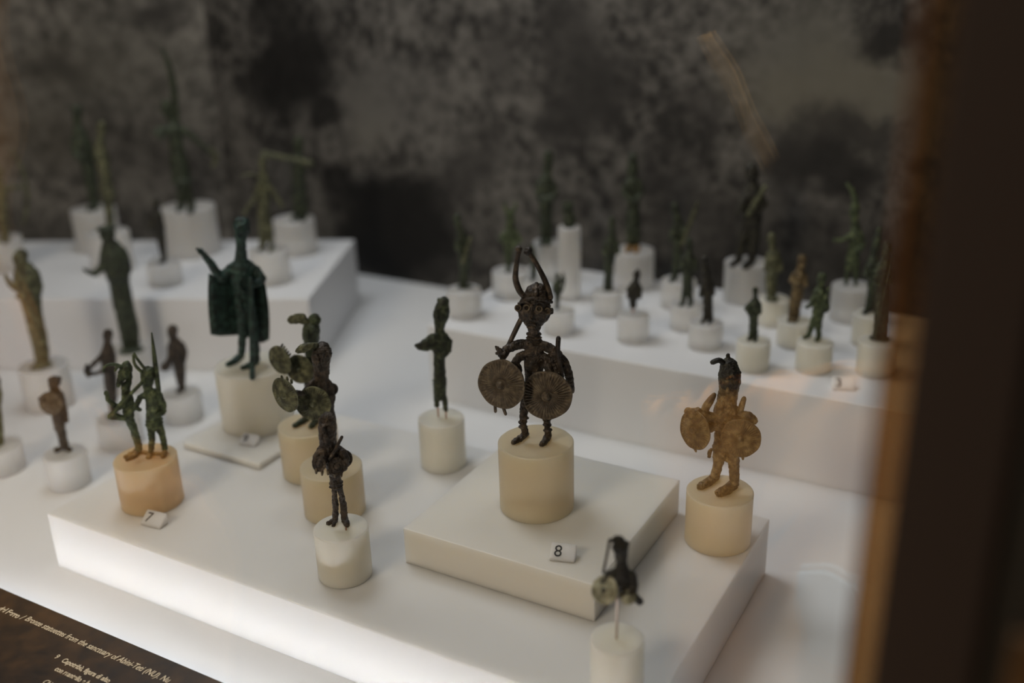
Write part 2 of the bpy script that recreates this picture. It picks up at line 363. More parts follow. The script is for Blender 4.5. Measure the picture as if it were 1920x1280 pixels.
P_ = [
 ('8', 1007, 139, 795, 982, Z8, Y_, 'wide yellowish acrylic cylinder under the four-eyed warrior', GH),
 ('R', 1345, 122, 889, 1043, Z7, Y_, 'yellowish acrylic cylinder under the ochre warrior with two shields', GH),
 ('Z', 648, 101, 962, 1103, Z7, Cc, 'white-topped acrylic cylinder of the small figure with drum-like bosses at front', GH),
 ('Y', 629, 114, 846, 985, Z7, Y_, 'yellowish acrylic cylinder just behind the front centre statuette', GH),
 ('X', 586, 108, 772, 909, Z7, Y_, 'yellowish acrylic cylinder, rearmost of the three overlapping at centre', GH),
 ('K', 486, 134, 658, 818, Z9, Cc, 'large cream acrylic cylinder under the cloaked chief', GH),
 ('7', 287, 113, 832, 966, Z7, A_, 'amber-stained acrylic cylinder under the pair of green warriors', GH),
 ('H', 832, 85, 764, 889, Z7, Cc, 'pale acrylic cylinder under the slim hooded green figure', GH),
 ('B', 1156, 99, 1166, 1330, Z7, Cc, 'white acrylic cylinder at the bottom edge under the broken half figure', GH),
 ('L1', 133, 76, 832, 922, 0, W_, 'white acrylic cylinder under the figure with a round shield at left', GB),
 ('L0', 8, 80, 818, 895, 0, W_, 'white acrylic cylinder cut by the left edge of the picture', GB),
 ('L2', 230, 78, 766, 846, 0, W_, 'white acrylic cylinder under the bow-armed figure behind the green pair', GB),
 ('L3', 347, 70, 722, 798, 0, W_, 'white acrylic cylinder left of the cloaked chief', GB),
 ('L4', 96, 86, 668, 774, 0, W_, 'white acrylic cylinder under the tall robed figure with raised hand', GB),
 ('L5', 249, 84, 636, 738, 0, W_, 'white acrylic cylinder under the tall dark figure with outstretched hand', GB),
 ('P1', 14, 70, 437, 512, ZL, W_, 'blurred acrylic cylinder at the far left of the rear platform', GL),
 ('P2', 188, 80, 382, 477, ZL, W_, 'tall acrylic cylinder near the left, behind the dark robed figure', GL),
 ('P2b', 214, 76, 425, 516, ZL, W_, 'acrylic cylinder directly behind the head of the dark robed figure', GL),
 ('P3', 312, 60, 482, 541, ZL, W_, 'smallest acrylic cylinder on the rear left platform', GL),
 ('P4', 365, 97, 375, 486, ZL, W_, 'broadest acrylic cylinder on the rear left platform, under the raised blade figure', GL),
 ('P5', 510, 72, 458, 538, ZL, W_, 'acrylic cylinder right behind the cloaked chief head', GL),
 ('P6', 557, 76, 400, 484, ZL, W_, 'rightmost acrylic cylinder on the rear left platform', GL),
 ('R1', 872, 63, 531, 602, ZR, W_, 'leftmost acrylic cylinder on the right platform', GR_),
 ('R2', 958, 68, 496, 566, ZR, W_, 'low wide acrylic cylinder under the small two-horned figure', GR_),
 ('R2b', 1002, 38, 520, 575, ZR, W_, 'narrow acrylic cylinder hidden behind the four-eyed warrior horns', GR_),
 ('R3', 1027, 52, 445, 532, ZR, W_, 'acrylic cylinder left of the tall narrow column', GR_),
 ('R4', 1068, 42, 419, 567, ZR, W_, 'tall narrow acrylic column carrying a small bust', GR_),
 ('R5', 1048, 58, 570, 633, ZR, W_, 'acrylic cylinder just right of the four-eyed warrior face', GR_),
 ('R6', 1139, 55, 535, 597, ZR, W_, 'acrylic cylinder in front of the big rear middle pedestal', GR_),
 ('R7', 1188, 74, 457, 549, ZR, W_, 'big acrylic cylinder at the middle of the rear row', GR_),
 ('R8', 1187, 58, 578, 648, ZR, W_, 'acrylic cylinder under the dark armless torso', GR_),
 ('R9', 1271, 64, 514, 584, ZR, W_, 'acrylic cylinder under the figure with a slanting sword', GR_),
 ('R10', 1285, 58, 560, 625, ZR, W_, 'acrylic cylinder left of and behind its twin at right platform centre', GR_),
 ('R11', 1322, 62, 593, 661, ZR, W_, 'acrylic cylinder at centre front of the right platform', GR_),
 ('R12', 1396, 80, 478, 574, ZR, W_, 'largest acrylic cylinder on the right platform, grey inside', GR_),
 ('R13', 1448, 55, 549, 616, ZR, Cc, 'cream acrylic cylinder right of the largest one', GR_),
 ('R14', 1488, 64, 589, 657, ZR, Cc, 'cream acrylic cylinder under the brownish robed figure', GR_),
 ('R15', 1410, 62, 626, 702, ZR, Cc, 'acrylic cylinder behind the ochre warrior head', GR_),
 ('R16', 1524, 66, 628, 704, ZR, Cc, 'acrylic cylinder just left of the number 3 tag', GR_),
 ('R17', 1592, 74, 523, 610, ZR, W_, 'clear-sided acrylic cylinder at the right rear', GR_),
 ('R18', 1626, 60, 577, 654, ZR, Cc, 'cream acrylic cylinder half hidden near the corner post', GR_),
 ('R19', 1640, 70, 626, 711, ZR, Cc, 'acrylic cylinder at far right front, cut by the amber edge', GR_),
]
for a in P_: pedestal(*a)

# ------------------------------------------------------------------ figure builder
class Fig:
    """statuette modelled around its pedestal top; coordinates are photo pixels at the figure's own distance, d = pixels toward the viewer"""
    def __init__(s, key, name, label, voxel=1.2, group=None, cat='statuette'):
        s.P = PED[key]; s.k = depth(s.P)/FPX; s.voxel = voxel
        s.root = empty(name, s.P); tag(s.root, label, cat, group)
        b = Vector((s.P.x, s.P.y, 0)).normalized(); s.b = b; s.ex = Vector((b.y, -b.x, 0)); s.ey = -b
        s.bm = bmesh.new(); s.mats = None
    def pt(s, x, y, d=0.0, r=0.0):
        if d is None: return at(x, y, s.P.z + r*s.k*0.75) - s.P
        q = ray(x, y); t = (s.P.dot(s.b) - d*s.k)/q.dot(s.b)
        return CAM + q*t - s.P
    def _caps(s, bm, p0, r0, p1, r1, flat=0.8, n=12, h=3):
        ax = p1-p0
        if ax.length < 1e-7: ax = Vector((0, 0, 1e-5)); p1 = p0+ax
        a = ax.normalized(); t = a.orthogonal().normalized(); w_ = a.cross(t)
        rings = []
        for i in range(h+1):
            an = -math.pi/2 + (math.pi/2)*i/h; rings.append((p0, a*(math.sin(an)*r0), math.cos(an)*r0))
        for i in range(h+1):
            an = (math.pi/2)*i/h; rings.append((p1, a*(math.sin(an)*r1), math.cos(an)*r1))
        def mk(c, off):
            dd = off.dot(s.ey); off = off - s.ey*dd*(1-flat); return bm.verts.new(c+off)
        vs_ = []
        for c, o_, q in rings:
            if q < 1e-9: vs_.append([mk(c, o_)])
            else: vs_.append([mk(c, o_ + (t*math.cos(2*math.pi*i/n)+w_*math.sin(2*math.pi*i/n))*q) for i in range(n)])
        for A, B in zip(vs_, vs_[1:]):
            for i in range(n):
                j = (i+1) % n
                if len(A) == 1 and len(B) == 1: continue
                if len(A) == 1: bm.faces.new((A[0], B[j], B[i]))
                elif len(B) == 1: bm.faces.new((A[i], A[j], B[0]))
                else: bm.faces.new((A[i], A[j], B[j], B[i]))
    def limb(s, *pts, flat=0.8, bm=None):
        """pts: (x, y, d, r)"""
        bm = bm if bm is not None else s.bm
        Q = [(s.pt(x, y, d, r), r*s.k) for x, y, d, r in pts]
        if len(Q) == 1: s._caps(bm, Q[0][0], Q[0][1], Q[0][0], Q[0][1], flat)
        for (a, ra), (b, rb) in zip(Q, Q[1:]): s._caps(bm, a, ra, b, rb, flat)
        return s
    def ell(s, x, y, d, rx, rz, ry=None, rot=0, bm=None):
        bm = bm if bm is not None else s.bm
        c = s.pt(x, y, d, rz); ry = rx*0.8 if ry is None else ry
        res = bmesh.ops.create_icosphere(bm, subdivisions=3, radius=1)
        ca, sa = math.cos(math.radians(rot)), math.sin(math.radians(rot))
        for v in res['verts']:
            X, Y, Zz = v.co; X *= rx; Y *= ry; Zz *= rz
            X, Zz = X*ca+Zz*sa, -X*sa+Zz*ca
            v.co = c + (s.ex*X + s.ey*Y + Z*Zz)*s.k
        return s
    def body(s, material, voxel=None, name='body', smooth=2):
        me = bpy.data.meshes.new(name); s.bm.to_mesh(me); s.bm.free(); s.bm = bmesh.new()
        tmp = bpy.data.objects.new('tmp', me); C.objects.link(tmp)
        md = tmp.modifiers.new('r', 'REMESH'); md.mode = 'VOXEL'; md.voxel_size = max(0.00012, (voxel or s.voxel)*s.k); md.use_smooth_shade = True
        tx = bpy.data.textures.get('casting_relief') or bpy.data.textures.new('casting_relief', 'CLOUDS')
        tx.noise_scale = 0.0034; tx.noise_depth = 3
        ds = tmp.modifiers.new('d', 'DISPLACE'); ds.texture = tx; ds.strength = 0.0022 if s.k < 0.00062 else 0.003; ds.mid_level = 0.5
        sm = tmp.modifiers.new('s', 'SMOOTH'); sm.iterations = 1; sm.factor = 0.5
        dg = bpy.context.evaluated_depsgraph_get()
        m2 = bpy.data.meshes.new_from_object(tmp.evaluated_get(dg)); m2.name = name
        m2.materials.clear()
        bpy.data.objects.remove(tmp); bpy.data.meshes.remove(me)
        return link(name, m2, material, s.root, True)
    def part(s, name, material, *pts, flat=1.0, label=None, n=12):
        """a separate tapered sweep (horn, sword, staff, pin)"""
        Q = [(s.pt(x, y, d, r), r*s.k) for x, y, d, r in pts]
        # subdivide with catmull-rom for smooth curves
        if len(Q) > 2:
            out = []
            for i in range(len(Q)-1):
                p0 = Q[max(i-1, 0)]; p1 = Q[i]; p2 = Q[i+1]; p3 = Q[min(i+2, len(Q)-1)]
                for j in range(4):
                    t = j/4
                    f = lambda a, b, c, d_: 0.5*((2*b)+(c-a)*t+(2*a-5*b+4*c-d_)*t*t+(3*b-a-3*c+d_)*t**3)
                    out.append((f(p0[0], p1[0], p2[0], p3[0]), f(p0[1], p1[1], p2[1], p3[1])))
            out.append(Q[-1]); Q = out
        bm = bmesh.new(); prev = None; t = None
        rows = []
        for i, (p, r) in enumerate(Q):
            a = (Q[min(i+1, len(Q)-1)][0]-Q[max(i-1, 0)][0]).normalized()
            t = (t - a*t.dot(a)).normalized() if t is not None else a.orthogonal().normalized()
            w_ = a.cross(t)
            def row(c, q):
                vs2 = []
                for k in range(n):
                    off = (t*math.cos(2*math.pi*k/n)+w_*math.sin(2*math.pi*k/n))*q
                    dd = off.dot(s.ey); vs2.append(bm.verts.new(c+off-s.ey*dd*(1-flat)))
                return vs2
            if i == 0: rows.append(row(p-a*r*0.8, r*0.55))
            rows.append(row(p, r))
            if i == len(Q)-1: rows.append(row(p+a*r*0.8, r*0.55))
        for A, B in zip(rows, rows[1:]):
            for k in range(n): bm.faces.new((A[k], A[(k+1) % n], B[(k+1) % n], B[k]))
        bm.faces.new(list(reversed(rows[0]))); bm.faces.new(rows[-1])
        bmesh.ops.recalc_face_normals(bm, faces=bm.faces)
        me = bpy.data.meshes.new(name); bm.to_mesh(me); bm.free()
        o = link(name, me, material, s.root, True)
        if label: o['label'] = label
        return o
    def shield(s, x, y, d, r, turn=0, tilt=0, material=None, dome=0.16, ridges=42, boss=0.15, name='shield', label=None, thick=0.07, aspect=1.0, rimbumps=0, squash=1.0):
        """round ribbed shield: turn = degrees to the right of the viewer, tilt = degrees upward; real disc with boss, rim and radial grooves"""
        c = s.pt(x, y, d); R = r*s.k
        az, el = math.radians(turn), math.radians(tilt)
        nrm = (s.ey*math.cos(az) + s.ex*math.sin(az))*math.cos(el) + Z*math.sin(el)
        right = nrm.cross(Z)*-1; right = Z.cross(nrm).normalized(); up = nrm.cross(right).normalized()
        bm = bmesh.new(); n = max(24, ridges*3)
        prof = [(0.0, 0.13+dome), (0.5*boss, 0.11+dome), (boss, 0.03+dome), (boss*1.15, dome-0.07), (boss*1.5, dome-0.06), (boss*1.7, dome*0.96), (0.45, dome*0.80), (0.7, dome*0.45), (0.90, 0.10*dome), (0.95, 0.03), (1.0, 0.02), (1.0, -thick*0.4), (0.9, -thick), (0.45, dome*0.80-thick*1.2), (0.0, dome-thick*1.2)]
        rows = []
        for i, (q, h) in enumerate(prof):
            if q == 0: rows.append([bm.verts.new(c+nrm*h*R)]); continue
            row = []
            for k in range(n):
                an = 2*math.pi*k/n
                g = 0.085 if (5 <= i <= 8 and k % 3 == 0) else 0.0
                qq = q*(1+0.012*math.sin(3*an+x)+0.01*math.sin(7*an+y)) if q > .8 else q
                row.append(bm.verts.new(c + (right*math.cos(an)*aspect + up*math.sin(an))*qq*R + nrm*(h-g)*R))
            rows.append(row)
        for A, B in zip(rows, rows[1:]):
            for k in range(n):
                j = (k+1) % n
                if len(A) == 1: bm.faces.new((A[0], B[k], B[j]))
                elif len(B) == 1: bm.faces.new((A[k], B[0], A[j]))
                else: bm.faces.new((A[k], B[k], B[j], A[j]))
        bmesh.ops.recalc_face_normals(bm, faces=bm.faces)
        me = bpy.data.meshes.new(name); bm.to_mesh(me); bm.free()
        o = link(name, me, material, s.root, True)
        if label: o['label'] = label
        if ridges >= 24:                                    # dark central knob, a piece of the shield
            bm = bmesh.new(); res = bmesh.ops.create_icosphere(bm, subdivisions=2, radius=1)
            for v in bm.verts: v.co = c + nrm*(dome+0.02)*R + (right*v.co.x + up*v.co.y + nrm*v.co.z*0.8)*boss*R*0.8
            mb = bpy.data.meshes.new('boss'); bm.to_mesh(mb); bm.free(); link('boss', mb, M['dark'], o, True)
        return o
    def ring(s, x, y, d, R, r, turn=0, tilt=90, material=None, name='ring'):
        c = s.pt(x, y, d); az, el = math.radians(turn), math.radians(tilt)
        nrm = (s.ey*math.cos(az) + s.ex*math.sin(az))*math.cos(el) + Z*math.sin(el)
        a = nrm.orthogonal().normalized(); b = nrm.cross(a); bm = bmesh.new(); n, m_ = 24, 8
        g = [[bm.verts.new(c+((a*math.cos(2*math.pi*i/n)+b*math.sin(2*math.pi*i/n))*(R+r*math.cos(2*math.pi*j/m_)) + nrm*r*math.sin(2*math.pi*j/m_))*s.k) for j in range(m_)] for i in range(n)]
        for i in range(n):
            for j in range(m_):
                bm.faces.new((g[i][j], g[(i+1) % n][j], g[(i+1) % n][(j+1) % m_], g[i][(j+1) % m_]))
        bmesh.ops.recalc_face_normals(bm, faces=bm.faces)
        me = bpy.data.meshes.new(name); bm.to_mesh(me); bm.free()
        return link(name, me, material, s.root, True)

# ------------------------------------------------------------------ front statuettes
BR, BL, TE, GN, OL, DK_, DG, RU, GO = (M[k] for k in ('brown', 'brown_light', 'teal', 'green', 'olive', 'dark', 'dgreen', 'rust', 'gold'))

# four-eyed, four-armed warrior on pedestal 8
f = Fig('8', 'bronze_warrior', 'dark bronze four-eyed warrior with long upright horns and two round shields', 0.8)
f.limb((985, 813, None, 7), (974, 823, None, 6.5), (964, 828, None, 6))
f.limb((1028, 815, None, 7), (1022, 827, None, 6.5), (1017, 832, None, 6))
f.limb((985, 812, 4, 6.5), (981, 795, 2, 6.5), (982, 772, 0, 8), (989, 738, 0, 11))
f.limb((1028, 815, 4, 6.5), (1026, 800, 2, 6), (1026, 772, 0, 8), (1014, 738, 0, 11))
for (x, y) in ((981, 800), (980, 791), (983, 783), (1027, 806), (1026, 796), (1026, 786)): f.ell(x, y, 2, 8.6, 2.6, 8)
f.limb((1001, 738, 0, 17), (1000, 712, 0, 16), (1001, 690, 0, 18), (1001, 664, 0, 19), (1001, 650, 0, 17), flat=.62)
f.limb((1001, 648, 0, 13), (1001, 628, 0, 12))
for y in (626, 632, 638, 644): f.ell(1001, y, 0, 14.5, 2.4, 13)
# head: wedge with broad top
f.limb((1003, 572, 0, 29), (1002, 581, 0, 31), (1001, 598, 3, 20), (1001, 610, 5, 14), (1001, 620, 6, 11), flat=.68)
f.limb((1003, 576, 0, 24), (974, 578, 2, 7.5)); f.limb((1003, 576, 0, 24), (1030, 583, 2, 7.5))
f.limb((997, 570, 21, 3.2), (995, 586, 23, 4.2), (995, 597, 24, 4.8))            # nose
f.limb((972, 569, 10, 2.4), (981, 566, 19, 2.4), (992, 568, 22, 2.4)); f.limb((1001, 568, 23, 2.4), (1014, 567, 21, 2.4), (1030, 573, 10, 2.4))
f.limb((988, 608, 17, 2.2), (1003, 609, 17, 2.2)); f.limb((990, 613, 15, 2.4), (1001, 614, 15, 2.4))
for x, y, d, r in ((987, 577, 20, 4.6), (1011, 579, 20, 4.6), (972, 577, 11, 4.6), (1026, 583, 12, 4.6)):
    f.ell(x, y, d, r, r, 3)
# shoulders and arms
f.limb((1001, 648, 0, 12), (978, 644, 2, 9), (962, 649, 6, 9), (950, 655, 10, 8), (943, 668, 14, 7))
f.limb((992, 664, 0, 10), (974, 668, 4, 8), (966, 680, 8, 8), (972, 694, 14, 8), (964, 706, 20, 7))
for x, y in ((930, 650), (931, 662), (938, 655), (947, 662), (936, 667)): f.limb((942, 664, 16, 5), (x, y, 18, 3))
f.limb((1001, 650, 0, 12), (1022, 648, 2, 9), (1042, 660, 4, 9), (1058, 680, 4, 9), (1067, 704, 2, 8), (1073, 732, 0, 5))
f.limb((1010, 668, 0, 10), (1032, 674, 6, 9), (1044, 690, 10, 9), (1050, 712, 16, 8))
f.limb((1026, 684, 10, 9), (1030, 694, 16, 8)); f.limb((1040, 664, 6, 7), (1048, 684, 10, 6))
f.body(BR)
hb = Fig.__new__(Fig); hb.__dict__.update(f.__dict__); hb.bm = bmesh.new()
hb.limb((1005, 562, 0, 26), (1006, 553, 0, 22), (1007, 542, -2, 12), (1007, 535, -2, 5), flat=.86)
hb.limb((976, 566, 8, 3), (988, 561, 20, 3.2), (1004, 559, 23, 3.2), (1022, 562, 20, 3.2), (1034, 567, 8, 3))
hb.limb((1006, 532, 2, 4), (1005, 545, 14, 4), (1004, 553, 21, 3.4))
hb.body(BR, name='helmet')
f.part('horn', BR, (983, 556, 4, 5), (974, 545, 2, 5.6), (967, 525, 0, 5.6), (967, 508, 0, 5), (970, 487, 0, 4.6), (973, 470, 0, 4.6))
f.part('horn', BR, (1032, 558, 4, 5.5), (1028, 542, 2, 5.4), (1020, 522, 0, 5), (1008, 499, 0, 4.6), (997, 482, 0, 4.6), (991, 472, 0, 5))
kb = Fig.__new__(Fig); kb.__dict__.update(f.__dict__); kb.bm = bmesh.new(); kb.ell(973, 467, 0, 6.5, 6.5, 6.5); kb.ell(990, 471, 1, 7.5, 8, 7); kb.body(BR, name='horn_knob')
for x, y, d in ((987.5, 577, 23), (1011, 579, 23), (971.5, 577, 13.5), (1026.5, 583, 14.5)):
    f.ring(x, y, d, 5.0, 1.6, 0, 10, BL, 'eye_ring')
f.part('sword', BR, (980, 592, -12, 4.5), (970, 612, -8, 4.8), (952, 650, 6, 4.2))
f.part('sword', BR, (1047, 634, 14, 4.6), (1046, 657, 16, 4.4), (1049, 682, 16, 4.4), (1054, 706, 16, 4))
f.shield(940.5, 720, 30, 46, -22, 8, BL, label='ribbed round shield at the viewer left')
f.shield(1025.5, 741, 32, 46, -8, 6, BL, label='ribbed round shield at the viewer right')
f.part('shield_stud', BL, (928, 756, 24, 3.2), (929, 771, 24, 3)); f.part('shield_stud', BL, (943, 762, 24, 3.2), (948, 776, 24, 3))

# warrior at right, warm glass reflection painted into its ochre colour
f = Fig('R', 'bronze_warrior', 'bronze warrior, warm reflection painted in as ochre-brown, with dark helmet and two shields, right of the slab 8', 0.9)
f.limb((1342, 893, None, 9), (1327, 904, None, 9), (1314, 911, None, 8)); f.limb((1376, 907, None, 10), (1362, 918, None, 10), (1349, 924, None, 9))
f.limb((1341, 890, 6, 8.5), (1347, 868, 2, 10), (1350, 838, 0, 14)); f.limb((1377, 902, 8, 9), (1376, 874, 4, 10), (1374, 842, 2, 13))
f.limb((1358, 832, 0, 20), (1355, 806, 0, 15), (1357, 776, 0, 20), (1362, 756, 0, 18), (1366, 734, 0, 18), (1368, 712, 2, 19), flat=.75)
f.limb((1360, 770, 0, 14), (1340, 785, 6, 11), (1322, 780, 14, 11), (1308, 772, 18, 9), (1300, 776, 20, 9))
f.limb((1355, 795, 6, 10), (1336, 800, 14, 9), (1318, 806, 20, 9))
f.limb((1368, 768, 0, 14), (1386, 778, 8, 11), (1404, 782, 14, 10), (1413, 788, 16, 8))
f.limb((1354, 754, 12, 4), (1350, 775, 16, 4)); f.limb((1372, 756, 14, 4), (1378, 775, 16, 4))
f.limb((1308, 772, 18, 8), (1288, 770, 20, 5.5)); f.limb((1296, 772, 20, 5), (1287, 780, 20, 4))
f.limb((1366, 722, 16, 3), (1364, 735, 17, 4)); f.limb((1366, 834, 2, 7), (1364, 862, 0, 5))
f.limb((1334, 842, -6, 3.4), (1330, 848, -6, 4), (1329, 856, -6, 3.6))
f.body(GO)
hb = Fig.__new__(Fig); hb.__dict__.update(f.__dict__); hb.bm = bmesh.new()
hb.limb((1368, 714, 3, 20.5), (1368, 700, 2, 20), (1367, 687, 0, 16.5), (1366, 678, 0, 9), flat=.85); hb.limb((1366, 676, 0, 5), (1365, 666, 0, 4))
hb.limb((1350, 704, 6, 3.5), (1366, 709, 20, 3.5), (1386, 704, 6, 3.5))
hb.body(DK_, name='helmet')
f.part('horn', DK_, (1356, 680, 6, 5), (1348, 675, 10, 5), (1336, 679, 14, 4.8))
f.part('club', GO, (1339, 740, 6, 4.5), (1331, 752, 8, 7), (1322, 768, 10, 7.5), (1326, 786, 12, 6))
f.part('club', GO, (1395, 747, 10, 4.5), (1391, 760, 10, 5.5), (1386, 776, 10, 6))
f.shield(1303, 806, 26, 37, -42, 6, GO, label='narrow-seen ribbed shield'); f.shield(1389, 821, 28, 36, -8, 8, GO)
f.part('shield_stud', GO, (1302, 838, 22, 3.5), (1305, 846, 22, 2)); f.part('shield_stud', GO, (1392, 852, 22, 3.2), (1393, 860, 22, 2.4))

# front centre column: three overlapping warriors
f = Fig('Z', 'bronze_figure', 'small brown bronze figure holding cups with a wedge face, front centre', 0.6)
f.limb((628, 974, None, 6), (616, 981, None, 4.6)); f.limb((628, 976, None, 5), (626, 984, None, 4)); f.limb((646, 972, None, 7), (650, 983, None, 6))
f.limb((629, 972, 2, 5.6), (629, 947, 0, 5.8), (627, 924, 0, 4.8), (625, 908, 0, 6)); f.limb((646, 970, 2, 6.4), (644, 948, 0, 6.6), (641, 929, 0, 5.2), (635, 906, 0, 6.4))
f.limb((630, 908, 0, 11.5), (629, 896, 0, 11), (626, 880, 0, 12), (620, 858, 0, 15), (616, 838, 0, 14), flat=.8)
f.ell(630, 904, 0, 13.5, 3, 11); f.ell(630, 911, 0, 13, 2.4, 11)
f.limb((614, 836, 0, 13), (613, 820, 4, 15), (614, 800, 0, 16.5), (614, 787, 0, 15.5), flat=.8)
f.limb((606, 800, 14, 3), (611, 818, 17, 4.5), (612, 832, 15, 3)); f.limb((600, 793, 10, 2.4), (606, 797, 15, 2.4), (618, 796, 15, 2.4), (627, 790, 8, 2.4))
f.limb((604, 815, 12, 2), (610, 834, 12, 2), (620, 814, 12, 2))
f.limb((608, 838, 0, 9), (597, 850, 6, 8), (592, 866, 12, 7), (600, 878, 18, 6)); f.limb((628, 840, 0, 9), (642, 847, 4, 8), (649, 861, 8, 7.5), (645, 876, 14, 7), (634, 884, 18, 6))
f.limb((606, 846, 8, 7), (608, 862, 14, 7)); f.limb((618, 860, 10, 6), (622, 884, 14, 8))
f.body(BR)
f.shield(598, 870, 20, 14, -30, 20, BR, name='cup', ridges=12, boss=.3); f.shield(632, 874, 22, 16, 20, 25, BR, name='cup', ridges=12, boss=.3)
f.ring(646, 860, 4, 13, 3.6, 30, 20, BR, 'coiled_arm')
for x, y in ((593, 884), (604, 887), (615, 886), (628, 891), (640, 890)): f.part('stud', BL, (x, y-4, 22, 3), (x, y+3, 24, 2))
f.part('staff', BR, (641, 819, 10, 3), (631, 838, 12, 3.2), (618, 860, 16, 3.4))
f.part('mounting_pin', M['copper'], (648.5, 980, None, 1.6), (649, 993, None, 1.4), label='copper mounting pin')

f = Fig('Y', 'bronze_warrior', 'dark bronze warrior with olive shields directly behind the front centre figure', 0.8)
f.limb((606, 868, None, 6), (596, 876, None, 5)); f.limb((630, 870, None, 6), (624, 880, None, 5))
f.limb((608, 864, 2, 7), (614, 820, 0, 9)); f.limb((630, 866, 2, 7), (622, 820, 0, 9))
f.limb((618, 818, 0, 13), (617, 780, 0, 11), (616, 760, 0, 10), (604, 730, 0, 13), (602, 712, 0, 14), (603, 694, 0, 15), flat=.8)
f.limb((603, 694, 0, 14), (602, 672, 2, 17), (604, 660, 0, 17), flat=.85)
f.limb((594, 666, 15, 3), (596, 682, 18, 4), (598, 695, 15, 2.6)); f.limb((590, 664, 12, 2.5), (600, 660, 17, 2.5), (614, 660, 14, 2.5))
f.limb((598, 712, 0, 9), (584, 720, 8, 8), (570, 738, 16, 6), (556, 736, 20, 5)); f.limb((608, 714, 0, 9), (620, 722, 2, 6), (622, 745, 2, 7), (616, 765, 2, 9))
f.body(BR)
hb = Fig.__new__(Fig); hb.__dict__.update(f.__dict__); hb.bm = bmesh.new()
hb.limb((605, 660, 0, 18), (606, 652, -2, 12), flat=.9); hb.limb((588, 662, 8, 3), (604, 657, 17, 3), (619, 658, 6, 3)); hb.body(BR, name='helmet')
hb.bm = bmesh.new(); hb.ell(571, 652, 12, 18, 8, 7, -20); hb.limb((572, 652, 12, 7), (590, 648, 4, 7)); hb.body(OL, name='visor')
f.ring(622, 730, 0, 9, 3.2, 10, 10, BR, 'curled_bow')
f.shield(535, 740.5, 26, 33, -48, -2, OL, ridges=40); f.shield(588, 756.5, 24, 32, -12, 6, OL, ridges=40)
for x, y in ((529, 707), (539, 709), (547, 714)): f.part('shield_stud', OL, (x, y+3, 24, 2.6), (x-1, y-2, 24, 2))

f = Fig('X', 'bronze_warrior', 'green bronze warrior with leaf-shaped crest, rearmost of the three at centre', 0.9)
f.limb((575, 784, None, 7), (566, 790, None, 6.5), (553, 798, None, 5.5)); f.limb((592, 788, None, 7), (584, 799, None, 6))
f.limb((574, 782, 4, 7), (578, 750, 0, 8)); f.limb((592, 784, 4, 7), (590, 750, 0, 8))
f.limb((584, 748, 0, 13), (583, 715, 0, 12), (584, 690, 0, 14), (586, 668, 0, 13), (584, 645, 0, 13), (583, 628, 0, 16), (584, 616, 0, 16), flat=.85)
f.limb((576, 622, 14, 3), (577, 635, 16, 3.6)); f.limb((570, 618, 10, 2.4), (580, 615, 15, 2.4), (594, 617, 12, 2.4))
f.limb((580, 675, 0, 8), (566, 682, 8, 7), (552, 688, 14, 5), (540, 682, 16, 4))
f.body(DG)
hb = Fig.__new__(Fig); hb.__dict__.update(f.__dict__); hb.bm = bmesh.new()
hb.ell(557, 597, 6, 18, 9.5, 6, -8); hb.limb((556, 598, 6, 6), (574, 602, 2, 7)); hb.body(OL, name='crest_leaf')
hb.bm = bmesh.new(); hb.ell(589, 601, 0, 12, 14, 8, 20); hb.body(GN, name='crest_leaf')
f.shield(525, 675, 24, 27.5, -46, -2, OL, ridges=30); f.shield(562, 692, 24, 27.5, -30, 4, OL, ridges=30)
for i in range(5): f.part('shield_stud', OL, (528+i*3.4, 649+i*4.5, 23, 2.3), (530+i*3.6, 645+i*4.5, 23, 1.6))

# cloaked chief on plate 9
f = Fig('K', 'bronze_chief', 'dark teal bronze chief in a long cloak with raised hand and staff', 0.9)
f.limb((452, 666, None, 7), (440, 677, None, 6.5), (428, 683, None, 5.5)); f.limb((480, 676, None, 8), (468, 685, None, 6.5), (456, 689, None, 5.5))
f.limb((453, 662, 2, 6.5), (455, 632, 0, 8), (454, 600, 0, 9.5), (454, 572, 0, 12)); f.limb((480, 672, 2, 7.5), (478, 645, 0, 8.5), (474, 605, 0, 10), (466, 572, 0, 12))
f.limb((459, 572, 0, 18), (456, 548, 0, 17), (453, 522, 0, 20), (453, 505, 0, 21), flat=.7)
f.limb((453, 500, 0, 15), (452, 482, 0, 11), (452, 462, 0, 9), (452, 446, 0, 10))
f.limb((430, 506, 0, 9), (453, 492, 0, 12), (478, 505, 0, 9), flat=.8)
f.limb((452, 440, 2, 12), (453, 430, 2, 14), (453, 421, 0, 14.5), flat=.95)
f.ell(456, 414, -4, 10, 7, 9); f.limb((445, 426, 13, 2.5), (444, 437, 15, 3), (446, 443, 13, 2.4)); f.limb((440, 427, 9, 2), (456, 424, 13, 2)); f.ell(466, 434, 2, 3, 5, 3)
f.limb((430, 506, 0, 9), (416, 520, 6, 9), (404, 508, 10, 8), (395, 493, 12, 7), (383, 478, 14, 5.5), (376, 470, 14, 4.5))
f.limb((380, 477, 14, 3.5), (369, 466, 14, 2.6)); f.limb((384, 480, 14, 3.5), (373, 473, 17, 2.4))
f.limb((478, 505, 0, 9), (491, 522, 6, 8.5), (482, 531, 14, 7.5), (471, 532, 20, 6.5))
f.limb((448, 560, 12, 4), (452, 585, 14, 4)); f.ell(457, 573, 0, 19, 4, 15)
f.body(TE)
f.part('staff', TE, (470, 522, 24, 4.2), (471, 560, 27, 4.4), (472, 640, 38, 4.6), (473, 690, 46, 5), (473, 708, None, 5.2))
f.part('dagger', TE, (447, 528, 18, 3), (452, 541, 18, 3.4), (462, 548, 17, 2.2))
